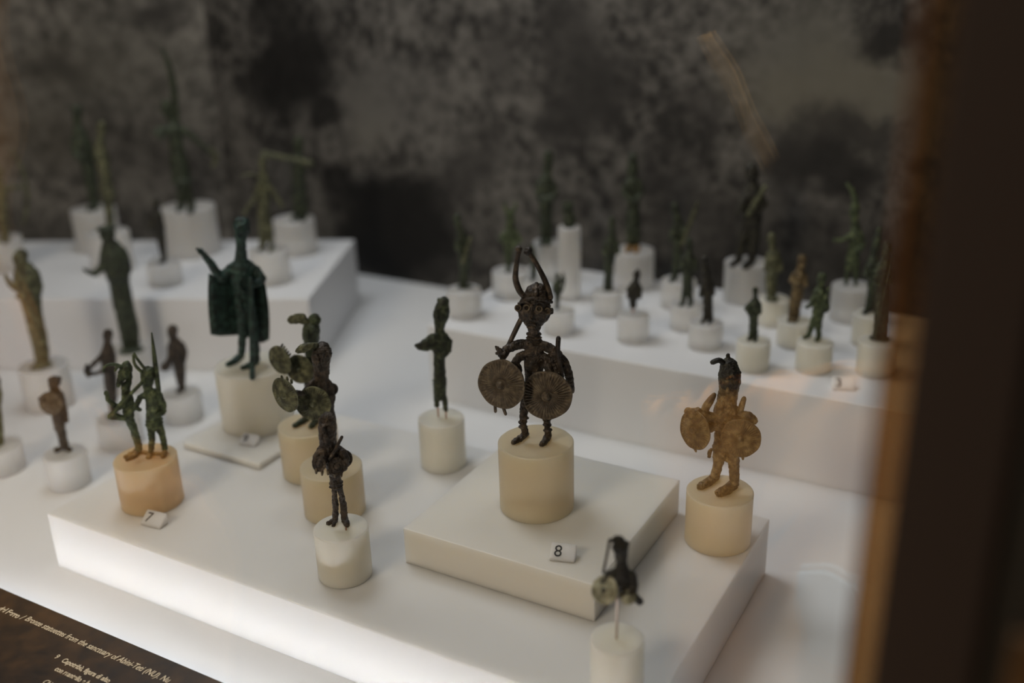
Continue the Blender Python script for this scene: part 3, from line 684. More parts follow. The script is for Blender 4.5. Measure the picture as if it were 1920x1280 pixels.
# cloak: curved sheet with thickness, open at the front
top = [(391, 512, 8), (402, 516, 2), (414, 515, -6), (428, 498, -12), (453, 486, -16), (478, 496, -12), (489, 512, -4), (496, 528, 2), (499, 540, 6)]
bot = [(395, 627, 10), (411, 630, 2), (428, 629, -8), (446, 628, -16), (464, 632, -20), (480, 640, -16), (490, 643, -8), (498, 640, 0), (505, 636, 6)]
bm = bmesh.new(); nr = 14; g0 = []; g1 = []
for j in range(nr+1):
    t = j/nr; a = []; b2 = []
    for i, (A, B) in enumerate(zip(top, bot)):
        bul = math.sin(math.pi*t)*3*(1 if i >= 6 else (-1 if i < 2 else 0))
        x, y, d = A[0]*(1-t)+B[0]*t+bul, A[1]*(1-t)+B[1]*t, A[2]*(1-t)+B[2]*t - math.sin(math.pi*t)*3
        a.append(bm.verts.new(f.pt(x, y, d))); b2.append(bm.verts.new(f.pt(x, y, d-3.2)))
    g0.append(a); g1.append(b2)
nc = len(top)
for j in range(nr):
    for i in range(nc-1):
        bm.faces.new((g0[j][i], g0[j+1][i], g0[j+1][i+1], g0[j][i+1])); bm.faces.new((g1[j][i], g1[j][i+1], g1[j+1][i+1], g1[j+1][i]))
    for i in (0, nc-1): bm.faces.new((g0[j][i], g1[j][i], g1[j+1][i], g0[j+1][i]))
for i in range(nc-1):
    for j in (0, nr): bm.faces.new((g0[j][i], g0[j][i+1], g1[j][i+1], g1[j][i]))
bmesh.ops.recalc_face_normals(bm, faces=bm.faces)
me = bpy.data.meshes.new('cloak'); bm.to_mesh(me); bm.free(); link('cloak', me, TE, f.root, True)

# hooded slim figure
f = Fig('H', 'bronze_figure', 'slim green bronze figure with flat-topped head and one wing-like mantle', 0.8)
f.limb((832, 566, 0, 10.5), (829, 578, 0, 14), (827, 592, 0, 15), (825, 604, 0, 11), (824, 616, 0, 8.5), (825, 628, 0, 11), flat=.75)
f.ell(823, 562, 0, 4, 4, 4); f.limb((819, 582, 12, 3), (820, 597, 12, 3))
f.limb((827, 634, 0, 14), (826, 650, 0, 15), (824, 670, 0, 11), (824, 690, 0, 11), (825, 715, 0, 12.5), (825, 740, 0, 12), flat=.8)
f.limb((826, 632, 4, 10), (812, 636, 8, 12), (798, 647, 12, 12), (788, 649, 14, 8), (781, 648, 15, 4), flat=.5); f.limb((812, 648, 8, 9), (826, 650, 4, 10))
f.limb((832, 634, 0, 10), (841, 640, 0, 7), (840, 656, 4, 7), (830, 666, 8, 7))
f.ell(824, 712, 0, 13.6, 2.4, 11); f.ell(824, 719, 0, 13.4, 2, 11)
f.limb((819, 738, 0, 6), (819, 759, 0, 5)); f.limb((831, 738, 0, 6), (834, 752, 0, 5.6), (836, 768, 2, 4.6))
f.body(DG)
f.part('mounting_pin', M['copper'], (821, 760, 0, 1.6), (822, 781, None, 1.4)); f.part('mounting_pin', M['copper'], (836, 768, 2, 1.5), (836.5, 784, None, 1.4))

# broken half figure at the bottom right
f = Fig('B', 'bronze_fragment', 'broken dark bronze half figure with pale shield on a tall pin, bottom right', 0.8)
f.limb((1161, 1015, 0, 12), (1163, 1024, 2, 15.5), (1165, 1038, 0, 12), (1165, 1054, 0, 10), (1166, 1070, 0, 15), (1166, 1090, 0, 20), (1172, 1108, 0, 15), flat=.75)
f.limb((1146, 1013, 4, 4), (1156, 1008, 2, 6)); f.limb((1153, 1020, 13, 3), (1155, 1034, 13, 3)); f.ell(1176, 1020, -2, 5, 8, 5)
f.limb((1160, 1074, 0, 12), (1144, 1078, 4, 10), (1134, 1090, 10, 9)); f.limb((1170, 1074, 0, 12), (1186, 1080, 0, 9), (1188, 1098, 4, 9), (1184, 1112, 10, 9), (1174, 1116, 16, 7))
f.limb((1184, 1112, 8, 8), (1196, 1124, 8, 8)); f.ell(1199, 1127, 8, 7, 8, 6)
f.body(DK_)
f.part('horn', BR, (1143, 1011, 4, 2.8), (1139, 1035, 6, 2.6), (1131, 1073, 10, 2.6))
f.shield(1134, 1106, 22, 26, -25, 30, M['pale'], ridges=24, boss=.26); f.shield(1177, 1118, 20, 15, 10, 50, M['pale'], ridges=16, boss=.25)
f.part('mounting_pin', M['steel'], (1157, 1118, 4, 2.6), (1157, 1150, 2, 2.6), (1156, 1196, None, 2.4), label='long pale pin holding the fragment')

# the pair of green warriors on pedestal 7
f = Fig('7', 'bronze_group', 'pair of green bronze warriors side by side, horned with raised sword', 0.8)
f.limb((260, 842, None, 6), (248, 850, None, 5.5), (236, 856, None, 4.5)); f.limb((262, 846, None, 5.5), (250, 856, None, 5), (239, 861, None, 4))
f.limb((282, 848, None, 5), (279, 856, None, 5)); f.limb((309, 847, None, 5), (306, 855, None, 5)); f.limb((262, 846, None, 4), (284, 850, None, 4), (308, 850, None, 4))
f.body(RU, name='feet')
f.limb((261, 842, 0, 6.5), (257, 825, 0, 7), (250, 802, 0, 7.5), (243, 786, 0, 8.5), (240, 766, 0, 11), (239, 748, 0, 11), (236, 733, 0, 8), (235, 722, 0, 7.5), flat=.8)
f.limb((226, 712, 6, 6), (231, 702, 3, 10), (236, 692, 0, 11), (237, 684, -2, 8)); f.limb((226, 712, 6, 5), (222, 722, 8, 3.6)); f.limb((240, 690, -3, 8), (242, 705, -3, 6), (240, 722, -2, 6))
f.limb((238, 748, 0, 8), (224, 764, 8, 5.5), (212, 758, 12, 5), (204, 750, 12, 4.6), (199, 736, 10, 3.6))
f.limb((244, 750, 2, 7), (248, 768, 6, 5), (232, 784, 12, 5), (214, 778, 14, 5)); f.limb((232, 784, 12, 5), (206, 782, 14, 5))
f.limb((283, 844, 0, 5.2), (285, 828, 0, 5.8), (284, 812, 0, 6.5), (282, 796, 0, 8)); f.limb((309, 843, 0, 5.2), (307, 828, 0, 5.8), (304, 814, 0, 6.5), (297, 796, 0, 8.5))
f.limb((289, 794, 0, 15), (288, 776, 0, 13.5), (288, 756, 0, 14.5), (287, 742, 0, 15), flat=.7); f.ell(289, 794, 0, 17, 3, 12); f.ell(289, 787, 0, 16.4, 2.4, 12)
f.limb((280, 738, 0, 10), (277, 726, 0, 8), (276, 712, 2, 12), (277, 704, 2, 12.5)); f.limb((270, 712, 13, 2.6), (271, 720, 13, 2.6)); f.limb((267, 708, 10, 2), (284, 706, 12, 2))
f.limb((276, 740, 2, 7), (264, 744, 4, 5.5), (259, 752, 6, 5), (254, 764, 8, 4.6), (262, 768, 10, 4)); f.limb((298, 742, 0, 7), (306, 758, 2, 5.5), (307, 772, 4, 5), (297, 778, 12, 5))
f.body(GN)
hb = Fig.__new__(Fig); hb.__dict__.update(f.__dict__); hb.bm = bmesh.new(); hb.limb((277, 703, 2, 13.4), (278, 697, 2, 11.5), flat=.9); hb.limb((277, 694, 4, 3), (278, 687, 4, 2)); hb.body(GN, name='helmet', voxel=.7)
f.part('horn', GN, (266, 697, 6, 3.2), (258, 690, 6, 3), (252, 681, 6, 2.8), (250, 666, 6, 2.2)); f.part('horn', GN, (272, 692, 6, 3), (263, 680, 6, 2.8), (257, 672, 6, 2.6), (252, 663, 6, 2))
f.part('horn', GN, (234, 690, 2, 3.4), (220, 684, 4, 3), (206, 683, 6, 2.8), (196, 688, 8, 2.4), (194, 697, 8, 2)); f.part('horn', GN, (230, 692, 4, 3), (222, 687, 6, 2.8), (216, 695, 8, 2.2))
f.part('sword', GN, (299, 748, 8, 4), (297, 728, 6, 4.4), (292, 690, 2, 4.6), (288, 655, 0, 3.4), (284.5, 624, 0, 1.4))
f.part('bow_staff', GN, (267, 716, 12, 3.2), (240, 744, 14, 3.4), (222, 763, 15, 4.4), (205, 781, 16, 4.4))

# ------------------------------------------------------------------ blurred statuettes on the base
GBF = 'blurred statuettes standing on the white base'
f = Fig('L1', 'bronze_figure', 'small brown bronze figure carrying a round shield, lower left', 1.0, GBF)
f.limb((118, 838, None, 5.5), (106, 844, None, 5)); f.limb((122, 838, None, 6), (131, 843, None, 5))
f.limb((119, 838, 0, 6), (113, 808, 0, 7)); f.limb((123, 834, 0, 5.5), (116, 805, 0, 7)); f.limb((112, 803, 0, 10), (109, 782, 0, 11), (106, 760, 0, 14), (104, 743, 0, 14), (102, 728, 0, 8), flat=.75)
f.limb((101, 720, 0, 10), (102, 716, 0, 11.5)); f.limb((96, 711, 4, 6), (108, 711, 0, 7)); f.limb((97, 716, 9, 2.5), (96, 724, 10, 3))
f.limb((96, 742, 4, 6), (84, 746, 10, 5), (76, 748, 14, 4.5)); f.limb((112, 740, -4, 8), (118, 758, -6, 6), (123, 776, -6, 5), (125, 790, -6, 4)); f.body(BR)
f.shield(95, 756, 16, 22, -30, 8, BL, ridges=20)
f = Fig('L0', 'bronze_figure', 'green bronze figure almost wholly cut by the left picture edge', 1.2, GBF)
f.limb((3, 828, None, 5), (-4, 834, None, 5)); f.limb((-14, 830, None, 5), (-22, 836, None, 5))
f.limb((2, 826, 0, 5.5), (-3, 780, 0, 7), (-8, 755, 0, 9)); f.limb((-14, 830, 0, 5.5), (-13, 790, 0, 7), (-11, 755, 0, 9)); f.limb((-10, 755, 0, 13), (-14, 715, 0, 14), (-18, 690, 0, 8), (-18, 676, 0, 10), flat=.8)
f.limb((-8, 716, 0, 6), (0, 740, 4, 5), (-6, 756, 10, 5)); f.body(GN)
f = Fig('L2', 'bronze_archer', 'slim brownish bronze figure with arms bent in a loop, behind the green pair', 1.1, GBF)
f.limb((211, 776, None, 5), (204, 782, None, 4)); f.limb((218, 776, None, 5), (214, 784, None, 4)); f.limb((213, 776, 0, 6), (211, 755, 0, 8), (208, 725, 0, 11), (206, 698, 0, 12), (203, 670, 0, 14), (202, 652, 0, 10), (202, 640, 0, 6), (202, 630, 0, 9), (203, 624, 0, 8), flat=.8)
f.limb((194, 664, 2, 6), (182, 676, 6, 5), (167, 690, 10, 4), (165, 702, 12, 4.4), (180, 700, 12, 4), (196, 694, 12, 5)); f.limb((196, 630, 7, 2.4), (197, 636, 7, 2.4)); f.body(BR)
f.part('bow', BR, (163, 684, 14, 2.6), (160, 696, 14, 3), (166, 706, 14, 2.6))
f = Fig('L3', 'bronze_figure', 'small brown bronze figure with forward tray, left of the cloaked chief', 1.1, GBF)
f.limb((340, 728, None, 5), (334, 734, None, 4)); f.limb((342, 728, 0, 6), (339, 712, 0, 9), (337, 690, 0, 11), (332, 664, 0, 14), (330, 648, 0, 15), (325, 634, 0, 7), (323, 624, 0, 9), (324, 618, 0, 10), flat=.8)
f.limb((340, 648, 0, 8), (346, 662, 2, 6), (342, 678, 6, 6)); f.limb((322, 650, 2, 8), (320, 668, 8, 6), (313, 684, 14, 5)); f.body(BR)
f.shield(311, 686, 16, 11, -40, 50, BR, ridges=8, name='tray')
f = Fig('L4', 'bronze_figure', 'tall green robed bronze figure with raised hand, left edge', 1.3, GBF)
f.ell(78, 686, None, 21, 4, 14); f.limb((74, 682, 4, 7), (72, 655, 0, 9), (66, 620, 0, 11)); f.limb((86, 680, 4, 7), (82, 652, 0, 9), (74, 618, 0, 12))
f.limb((70, 622, 0, 15), (62, 585, 0, 16), (56, 556, 0, 19), (52, 535, 0, 22), (50, 518, 0, 23), (46, 505, 0, 17), (40, 496, 0, 8), flat=.75); f.ell(54, 553, 0, 24, 4, 16)
f.limb((38, 492, 2, 11), (37, 484, 2, 13), (40, 478, 0, 12)); f.limb((28, 486, 10, 3), (28, 492, 10, 3)); f.limb((36, 515, 6, 9), (30, 540, 12, 6.5), (20, 534, 14, 5), (13, 521, 16, 4), (10, 516, 16, 3)); f.limb((66, 515, 0, 9), (74, 540, 2, 7), (60, 550, 14, 6)); f.body(OL)
f = Fig('L5', 'bronze_figure', 'tall dark robed bronze figure with outstretched hand beside the green pair', 1.3, GBF)
f.ell(246, 657, None, 24, 4, 16); f.limb((238, 652, 2, 8), (236, 620, 0, 12), (228, 575, 0, 14)); f.limb((254, 650, 2, 8), (248, 615, 0, 13), (234, 570, 0, 15))
f.limb((232, 575, 0, 19), (224, 530, 0, 18), (219, 505, 0, 22), (214, 482, 0, 26), (209, 466, 0, 19), (204, 454, 0, 9), flat=.75); f.ell(222, 520, 0, 21, 4, 16)
f.limb((202, 446, 0, 12), (201, 438, 0, 14)); f.ell(199, 428, 0, 18, 4, 14); f.limb((190, 440, 10, 2.6), (191, 447, 10, 2.6)); f.limb((198, 486, 4, 10), (190, 502, 10, 7), (178, 513, 14, 5.5), (166, 510, 17, 4), (157, 504, 18, 2.8)); f.limb((232, 484, 0, 11), (238, 506, 2, 9), (226, 520, 12, 8), (208, 522, 16, 5)); f.body(DG)

# ------------------------------------------------------------------ blurred statuettes on the rear left platform
GLF = 'blurred statuettes on the rear left platform'
f = Fig('P1', 'bronze_archer', 'blurred thin bronze archer at the far left edge', 1.8, GLF)
f.limb((6, 446, None, 5), (-2, 450, None, 4)); f.limb((14, 448, None, 5), (8, 454, None, 4)); f.limb((7, 444, 0, 5), (3, 405, 0, 7)); f.limb((14, 446, 0, 5), (6, 405, 0, 7)); f.limb((4, 405, 0, 10), (0, 360, 0, 11), (-2, 335, 0, 6), (-2, 320, 0, 8), flat=.8); f.limb((2, 358, 2, 6), (24, 352, 10, 4), (42, 350, 14, 4)); f.body(OL)
f.part('bow', OL, (22, 282, 14, 2.4), (40, 315, 14, 3), (50, 350, 14, 3), (50, 390, 14, 2.6), (44, 420, 14, 2.2))
f = Fig('P2', 'bronze_figure', 'blurred green standing figure, second from the left on the rear platform', 1.8, GLF)
f.limb((178, 386, None, 8), (168, 392, None, 6)); f.limb((177, 386, 0, 8), (171, 345, 0, 11), (163, 300, 0, 14), (154, 268, 0, 16), (148, 248, 0, 12), (145, 232, 0, 6), (144, 216, 0, 9), (146, 204, 0, 8), flat=.8); f.limb((140, 262, 4, 7), (138, 284, 8, 6), (150, 298, 14, 6)); f.limb((133, 200, 2, 3), (143, 208, 0, 5)); f.body(DG)
f = Fig('P2b', 'bronze_figure', 'blurred olive figure rising behind the dark robed figure head', 1.8, GLF)
f.limb((206, 430, None, 7), (199, 436, None, 5)); f.limb((207, 430, 0, 7), (205, 400, 0, 8), (200, 358, 0, 11), (197, 325, 0, 10), (190, 290, 0, 11), (187, 272, 0, 9), (189, 255, 0, 6), (190, 243, 0, 8), (190, 234, 0, 7), flat=.8); f.limb((198, 352, 4, 7), (212, 362, 8, 5)); f.limb((182, 280, 2, 5), (180, 300, 8, 4)); f.body(OL)
f = Fig('P3', 'bronze_figure', 'blurred small dark figure left of the broadest rear pedestal', 1.6, GLF)
f.limb((306, 488, None, 5), (300, 492, None, 4)); f.limb((308, 488, 0, 5), (303, 455, 0, 8), (297, 428, 0, 12), (293, 405, 0, 12), (293, 392, 0, 5), (293, 380, 0, 8), flat=.8); f.limb((286, 410, 4, 6), (283, 430, 8, 5)); f.body(DK_)
f = Fig('P4', 'bronze_swordsman', 'blurred tall dark figure with a long upright blade, tallest at rear left', 1.6, GLF)
f.limb((340, 388, None, 6), (334, 394, None, 5)); f.limb((360, 390, None, 6), (354, 397, None, 5)); f.limb((340, 386, 0, 7), (337, 342, 0, 8)); f.limb((360, 388, 0, 7), (348, 342, 0, 8))
f.limb((341, 338, 0, 17), (337, 315, 0, 16), (332, 285, 0, 13), (329, 262, 0, 13), (326, 244, 0, 15), (322, 228, 0, 8), flat=.75); f.ell(342, 338, 0, 21, 5, 16); f.limb((316, 216, 0, 8), (310, 204, 0, 10), (311, 196, 0, 9)); f.limb((322, 244, 2, 10), (304, 244, 8, 8), (293, 248, 12, 6), (304, 258, 16, 5)); f.limb((332, 242, 0, 9), (352, 248, 2, 7), (378, 272, 6, 5), (400, 290, 8, 5)); f.body(DG)
f.part('blade', DG, (330, 232, -4, 7), (328, 200, -6, 6.5), (325, 160, -8, 6), (316, 120, -9, 5), (304, 92, -10, 3.4)); f.part('bow', OL, (396, 280, 10, 4), (406, 296, 10, 5), (398, 312, 10, 2.5))
f = Fig('P5', 'bronze_archer', 'blurred thin figure with spread arms behind the cloaked chief', 1.6, GLF)
f.limb((492, 462, None, 5), (486, 468, None, 4)); f.limb((510, 464, None, 5), (506, 470, None, 4)); f.limb((493, 460, 0, 7), (492, 395, 0, 9)); f.limb((510, 462, 0, 5), (498, 395, 0, 8)); f.limb((494, 395, 0, 11), (494, 350, 0, 9), (494, 330, 0, 8), (493, 318, 0, 5), (492, 306, 0, 8), (492, 298, 0, 6), flat=.8); f.limb((490, 340, 2, 6), (478, 370, 8, 4.4), (458, 400, 12, 3.4)); f.limb((498, 340, 0, 6), (512, 360, 4, 4.6), (530, 388, 6, 4)); f.body(OL)
f.part('bow', OL, (452, 330, 12, 1.6), (470, 326, 12, 2), (486, 332, 12, 2), (496, 348, 12, 1.6))
f = Fig('P6', 'bronze_figure', 'blurred dark figure shouldering a level club, right end of the rear left platform', 1.6, GLF)
f.limb((556, 406, None, 6), (550, 411, None, 5)); f.limb((570, 406, None, 6), (565, 412, None, 5)); f.limb((557, 404, 0, 7), (557, 350, 0, 9)); f.limb((570, 404, 0, 7), (564, 350, 0, 9)); f.limb((560, 350, 0, 12), (560, 300, 0, 12), (560, 284, 0, 7), (560, 268, 0, 9), (560, 261, 0, 7), flat=.8); f.limb((552, 304, 4, 6), (540, 298, 10, 5)); f.limb((566, 302, 2, 6), (576, 308, 8, 5)); f.body(DG)
f.part('club', OL, (494, 288, 14, 6), (530, 295, 14, 5), (560, 300, 14, 5), (583, 307, 14, 6.5))

# ------------------------------------------------------------------ small statuettes on the right platform
GRF = 'small statuettes on the right platform'
def fig(key, name, label, material, limbs, ells=(), vox=1.3):
    f = Fig(key, name, label, vox, GRF)
    for l in limbs: f.limb(*l)
    for e in ells: f.ell(*e)
    f.body(material); return f
f = fig('R1', 'bronze_figure', 'dark leaning bronze figure on the leftmost right-platform pedestal', DG,
  [[(869, 532, 0, 9), (871, 505, 0, 9), (871, 483, 0, 12), (868, 455, 0, 10), (864, 436, 0, 9), (859, 424, 0, 5), (857, 412, 0, 8), (858, 406, 0, 6)], [(862, 445, 4, 5), (856, 462, 8, 5), (864, 476, 12, 4)]], [(871, 537, None, 15, 3.5, 11)])
f.part('staff', OL, (882, 446, 12, 3.4), (876, 466, 12, 3.8), (868, 492, 12, 3.4))
f = fig('R2', 'bronze_warrior', 'blurred pale green two-horned bronze figure with arms akimbo', GN,
  [[(955, 506, None, 4), (950, 510, None, 3)], [(954, 504, 0, 5), (954, 488, 0, 7), (954, 470, 0, 9), (957, 448, 0, 12), (957, 430, 0, 9), (956, 412, 0, 8), (956, 400, 0, 9)], [(950, 436, 2, 6), (938, 446, 6, 4), (948, 456, 10, 4)], [(964, 434, 2, 6), (977, 450, 6, 4), (964, 460, 10, 4)]])
f.part('horn', GN, (950, 396, 2, 3), (946, 388, 2, 3), (948, 380, 2, 2)); f.part('horn', GN, (962, 396, 2, 3), (967, 388, 2, 3), (966, 379, 2, 2))
fig('R2b', 'bronze_figure', 'slender dark green figure glimpsed behind the four-eyed warrior horns', DG,
  [[(999, 532, 0, 5), (1000, 510, 0, 6), (1001, 485, 0, 7), (999, 472, 0, 5), (998, 462, 0, 5)], [(1004, 488, 2, 4), (1006, 502, 6, 3)]])
fig('R3', 'bronze_figure', 'dark green bronze figure with broad collar, left of the narrow column', DG,
  [[(1020, 452, None, 6), (1014, 456, None, 5)], [(1030, 452, None, 6), (1026, 457, None, 5)], [(1020, 450, 0, 7), (1020, 405, 0, 8)], [(1029, 450, 0, 7), (1027, 405, 0, 8)], [(1023, 405, 0, 12), (1023, 375, 0, 14), (1023, 352, 0, 15), (1024, 338, 0, 13), (1026, 324, 0, 7), (1028, 308, 0, 8), (1028, 296, 0, 9), (1029, 289, 0, 8)], [(1012, 346, 4, 7), (1010, 366, 8, 6), (1024, 374, 14, 6)], [(1036, 346, 2, 7), (1040, 364, 6, 6), (1030, 374, 14, 6)]], [(1023, 374, 0, 18, 4, 14)])
fig('R4', 'bronze_bust', 'small dark bronze bust on the tall narrow acrylic column', DG,
  [[(1067, 421, 2, 11), (1068, 410, 0, 12), (1066, 398, 0, 8), (1064, 390, 0, 10)], [(1058, 382, 4, 4), (1070, 384, 0, 6)], [(1057, 392, 9, 3), (1057, 398, 9, 3)]])
f = fig('R5', 'bronze_figure', 'tiny green figure on the pedestal beside the four-eyed warrior face', DG,
  [[(1045, 578, 0, 3.6), (1045, 562, 0, 4.5), (1046, 545, 0, 7.5), (1046, 530, 0, 6.5), (1045, 522, 0, 3), (1045, 515, 0, 4.6)], [(1040, 532, 2, 4), (1038, 545, 6, 3.4), (1044, 552, 10, 3)], [(1051, 530, 2, 4), (1055, 520, 4, 3)]])
f.part('bow', DG, (1056, 512, 6, 2), (1058, 528, 6, 2.2), (1054, 546, 6, 2))
fig('R6', 'bronze_figure', 'green standing bronze figure in front of the big rear middle pedestal', DG,
  [[(1140, 541, 0, 9), (1141, 515, 0, 8), (1142, 490, 0, 10), (1145, 465, 0, 12), (1147, 445, 0, 9), (1148, 432, 0, 6), (1147, 422, 0, 6.5), (1146, 411, 0, 5)], [(1136, 456, 2, 5), (1133, 474, 8, 4.5), (1142, 484, 12, 4)], [(1155, 454, 2, 5), (1159, 472, 6, 4.5)]])
f = fig('R7', 'bronze_figure', 'tall green bronze figure with ochre feet at the middle of the rear row', DG,
  [[(1181, 462, 0, 6), (1182, 420, 0, 8)], [(1194, 462, 0, 6), (1192, 420, 0, 8)], [(1187, 420, 0, 13), (1188, 385, 0, 11), (1187, 360, 0, 12), (1186, 344, 0, 14), (1186, 330, 0, 8), (1186, 318, 0, 11), (1186, 304, 0, 9), (1186, 295, 0, 9)], [(1174, 346, 4, 7), (1170, 362, 8, 5), (1182, 376, 14, 5)], [(1198, 346, 2, 7), (1204, 362, 6, 5), (1192, 376, 14, 5)]])
hb = Fig.__new__(Fig); hb.__dict__.update(f.__dict__); hb.bm = bmesh.new(); hb.limb((1180, 463, None, 6), (1176, 470, None, 5)); hb.limb((1194, 463, None, 6), (1192, 471, None, 5)); hb.limb((1180, 464, None, 5), (1194, 464, None, 5)); hb.body(RU, name='feet')
f = fig('R8', 'bronze_torso', 'dark bronze torso on a pin, front row of the right platform', DK_,
  [[(1187, 573, 0, 6.5), (1187, 562, 0, 8), (1190, 548, 0, 11), (1190, 538, 0, 12), (1193, 526, 0, 5), (1194, 515, 0, 7), (1195, 510, 0, 5.5)], [(1179, 542, 2, 5), (1180, 556, 6, 5)], [(1200, 540, 2, 5), (1199, 556, 6, 5)]])
f.part('mounting_pin', M['copper'], (1187, 575, 0, 1.8), (1187, 586, None, 1.6))
f = fig('R9', 'bronze_swordsman', 'dark green figure holding a slanting sword, right platform', DG,
  [[(1265, 522, 0, 6), (1268, 495, 0, 7), (1271, 470, 0, 9), (1272, 445, 0, 10), (1273, 422, 0, 9), (1269, 406, 0, 6), (1265, 394, 0, 6), (1264, 386, 0, 6.5)], [(1265, 425, 4, 5), (1258, 446, 8, 5), (1270, 458, 12, 4.5)], [(1280, 424, 2, 5), (1286, 440, 8, 4.5)], [(1264, 520, None, 5), (1258, 526, None, 4)]])
f.part('sword', OL, (1276, 464, 12, 3), (1290, 428, 12, 4), (1300, 402, 12, 3.6), (1308, 378, 12, 2))
fig('R10', 'bronze_figure', 'dark bronze figure with straddled legs, left of its neighbour at centre right', DG,
  [[(1281, 567, 0, 4.5), (1285, 535, 0, 6)], [(1295, 567, 0, 4.5), (1293, 535, 0, 6)], [(1289, 530, 0, 10), (1290, 508, 0, 10), (1291, 486, 0, 12), (1292, 470, 0, 6), (1292, 458, 0, 7.5), (1292, 451, 0, 6)], [(1281, 486, 4, 5), (1278, 504, 8, 4.5)], [(1301, 486, 2, 5), (1304, 504, 6, 4.5)], [(1280, 568, None, 4), (1276, 572, None, 3.5)], [(1295, 568, None, 4), (1292, 573, None, 3.5)]])
fig('R11', 'bronze_figure', 'dark brown bronze figure with bent arm at centre front of the right platform', DK_,
  [[(1322, 598, 0, 4.5), (1324, 570, 0, 6)], [(1333, 598, 0, 4.5), (1330, 570, 0, 6)], [(1327, 568, 0, 9.5), (1327, 545, 0, 9.5), (1325, 522, 0, 9), (1323, 506, 0, 7), (1321, 494, 0, 6), (1320, 486, 0, 7)], [(1319, 532, 2, 5), (1313, 555, 8, 4)], [(1333, 530, 0, 5), (1337, 550, 4, 4.5)], [(1321, 599, None, 4), (1317, 604, None, 3.5)], [(1333, 599, None, 4), (1330, 605, None, 3.5)]])
f = fig('R12', 'bronze_warrior', 'large dark bronze warrior with slanting weapon on the largest right pedestal', DK_,
  [[(1384, 490, 0, 7), (1392, 446, 0, 10), (1404, 415, 0, 12)], [(1409, 490, 0, 8), (1414, 446, 0, 11), (1414, 415, 0, 13)], [(1411, 415, 0, 17), (1411, 390, 0, 15), (1412, 366, 0, 17), (1411, 352, 0, 14), (1410, 340, 0, 9), (1410, 328, 0, 13), (1409, 318, 0, 12), (1408, 308, 0, 6)], [(1402, 364, 4, 9), (1390, 384, 10, 7), (1384, 402, 14, 6), (1396, 408, 18, 5)], [(1424, 364, 2, 9), (1432, 384, 6, 7), (1418, 398, 14, 6)], [(1383, 489, None, 6), (1372, 496, None, 5)], [(1408, 491, None, 7), (1396, 500, None, 6)]])
f.part('weapon', OL, (1434, 350, 16, 4), (1420, 374, 18, 5), (1404, 402, 20, 4.5))
fig('R13', 'bronze_figure', 'olive bronze robed figure on a dark foot, right of the large dark warrior', OL,
  [[(1447, 558, 2, 9), (1446, 530, 0, 11), (1449, 500, 0, 13), (1450, 480, 0, 13), (1448, 466, 0, 6), (1447, 452, 0, 8.5), (1447, 443, 0, 7)], [(1440, 484, 4, 5), (1437, 504, 8, 5), (1448, 514, 14, 5)], [(1460, 484, 2, 5), (1464, 506, 4, 5)]], [(1447, 561, None, 13, 4, 10)])
fig('R14', 'bronze_figure', 'brownish robed bronze figure between the olive figure and the green archer', GO,
  [[(1484, 596, 0, 7), (1489, 565, 0, 9)], [(1492, 596, 0, 7), (1494, 565, 0, 9)], [(1493, 562, 0, 11), (1497, 540, 0, 11), (1499, 520, 0, 14), (1501, 505, 0, 8), (1504, 492, 0, 8), (1504, 484, 0, 8)], [(1489, 516, 4, 6), (1483, 526, 10, 5), (1496, 534, 14, 5)], [(1508, 518, 2, 6), (1511, 534, 8, 5)], [(1484, 596, None, 5), (1480, 601, None, 4)], [(1493, 597, None, 5), (1489, 602, None, 4)]])
fig('R15', 'bronze_figure', 'small dark green figure with a side pouch behind the ochre warrior head', DG,
  [[(1408, 630, 0, 4.5), (1410, 598, 0, 5.5)], [(1417, 631, 0, 4.5), (1416, 598, 0, 5.5)], [(1413, 598, 0, 8), (1415, 578, 0, 10), (1416, 566, 0, 9), (1416, 556, 0, 4), (1416, 547, 0, 5.6), (1416, 542, 0, 5)], [(1408, 570, 2, 5), (1400, 578, 6, 5), (1408, 590, 8, 5)], [(1423, 570, 2, 4.5), (1425, 586, 4, 4)], [(1408, 632, None, 4), (1404, 636, None, 3.4)], [(1417, 633, None, 4), (1415, 638, None, 3.4)]])
f = fig('R16', 'bronze_figure', 'striding green bronze figure next to the number 3 tag', GN,
  [[(1517, 628, 0, 5), (1524, 606, 0, 6), (1531, 590, 0, 8)], [(1535, 632, 0, 5), (1535, 606, 0, 6), (1537, 590, 0, 8)], [(1534, 590, 0, 11), (1536, 568, 0, 12), (1537, 550, 0, 13), (1539, 536, 0, 6), (1540, 525, 0, 9), (1541, 518, 0, 8)], [(1527, 556, 4, 5), (1520, 572, 10, 4), (1512, 576, 12, 3.4)], [(1546, 554, 2, 6), (1550, 572, 6, 6)], [(1516, 629, None, 5), (1508, 633, None, 4)], [(1535, 633, None, 5), (1531, 638, None, 4)]])
f.part('sword', GN, (1554, 540, 8, 2), (1545, 566, 12, 3), (1538, 584, 12, 2.4)); f.shield(1549, 578, 6, 9, 40, 0, DG, ridges=8)
f = fig('R17', 'bronze_warrior', 'green bronze figure with tall curved crest at the right rear', GN,
  [[(1586, 532, 0, 3.6), (1590, 508, 0, 5), (1594, 490, 0, 8)], [(1604, 538, 0, 3.6), (1605, 510, 0, 5), (1603, 490, 0, 8)], [(1598, 490, 0, 11), (1602, 462, 0, 10), (1605, 440, 0, 12), (1604, 424, 0, 7), (1602, 408, 0, 7), (1602, 396, 0, 9), (1603, 386, 0, 8)], [(1596, 440, 4, 5), (1580, 450, 10, 4), (1565, 450, 14, 3.6)], [(1613, 440, 2, 6), (1618, 460, 4, 5), (1608, 470, 12, 5)]])
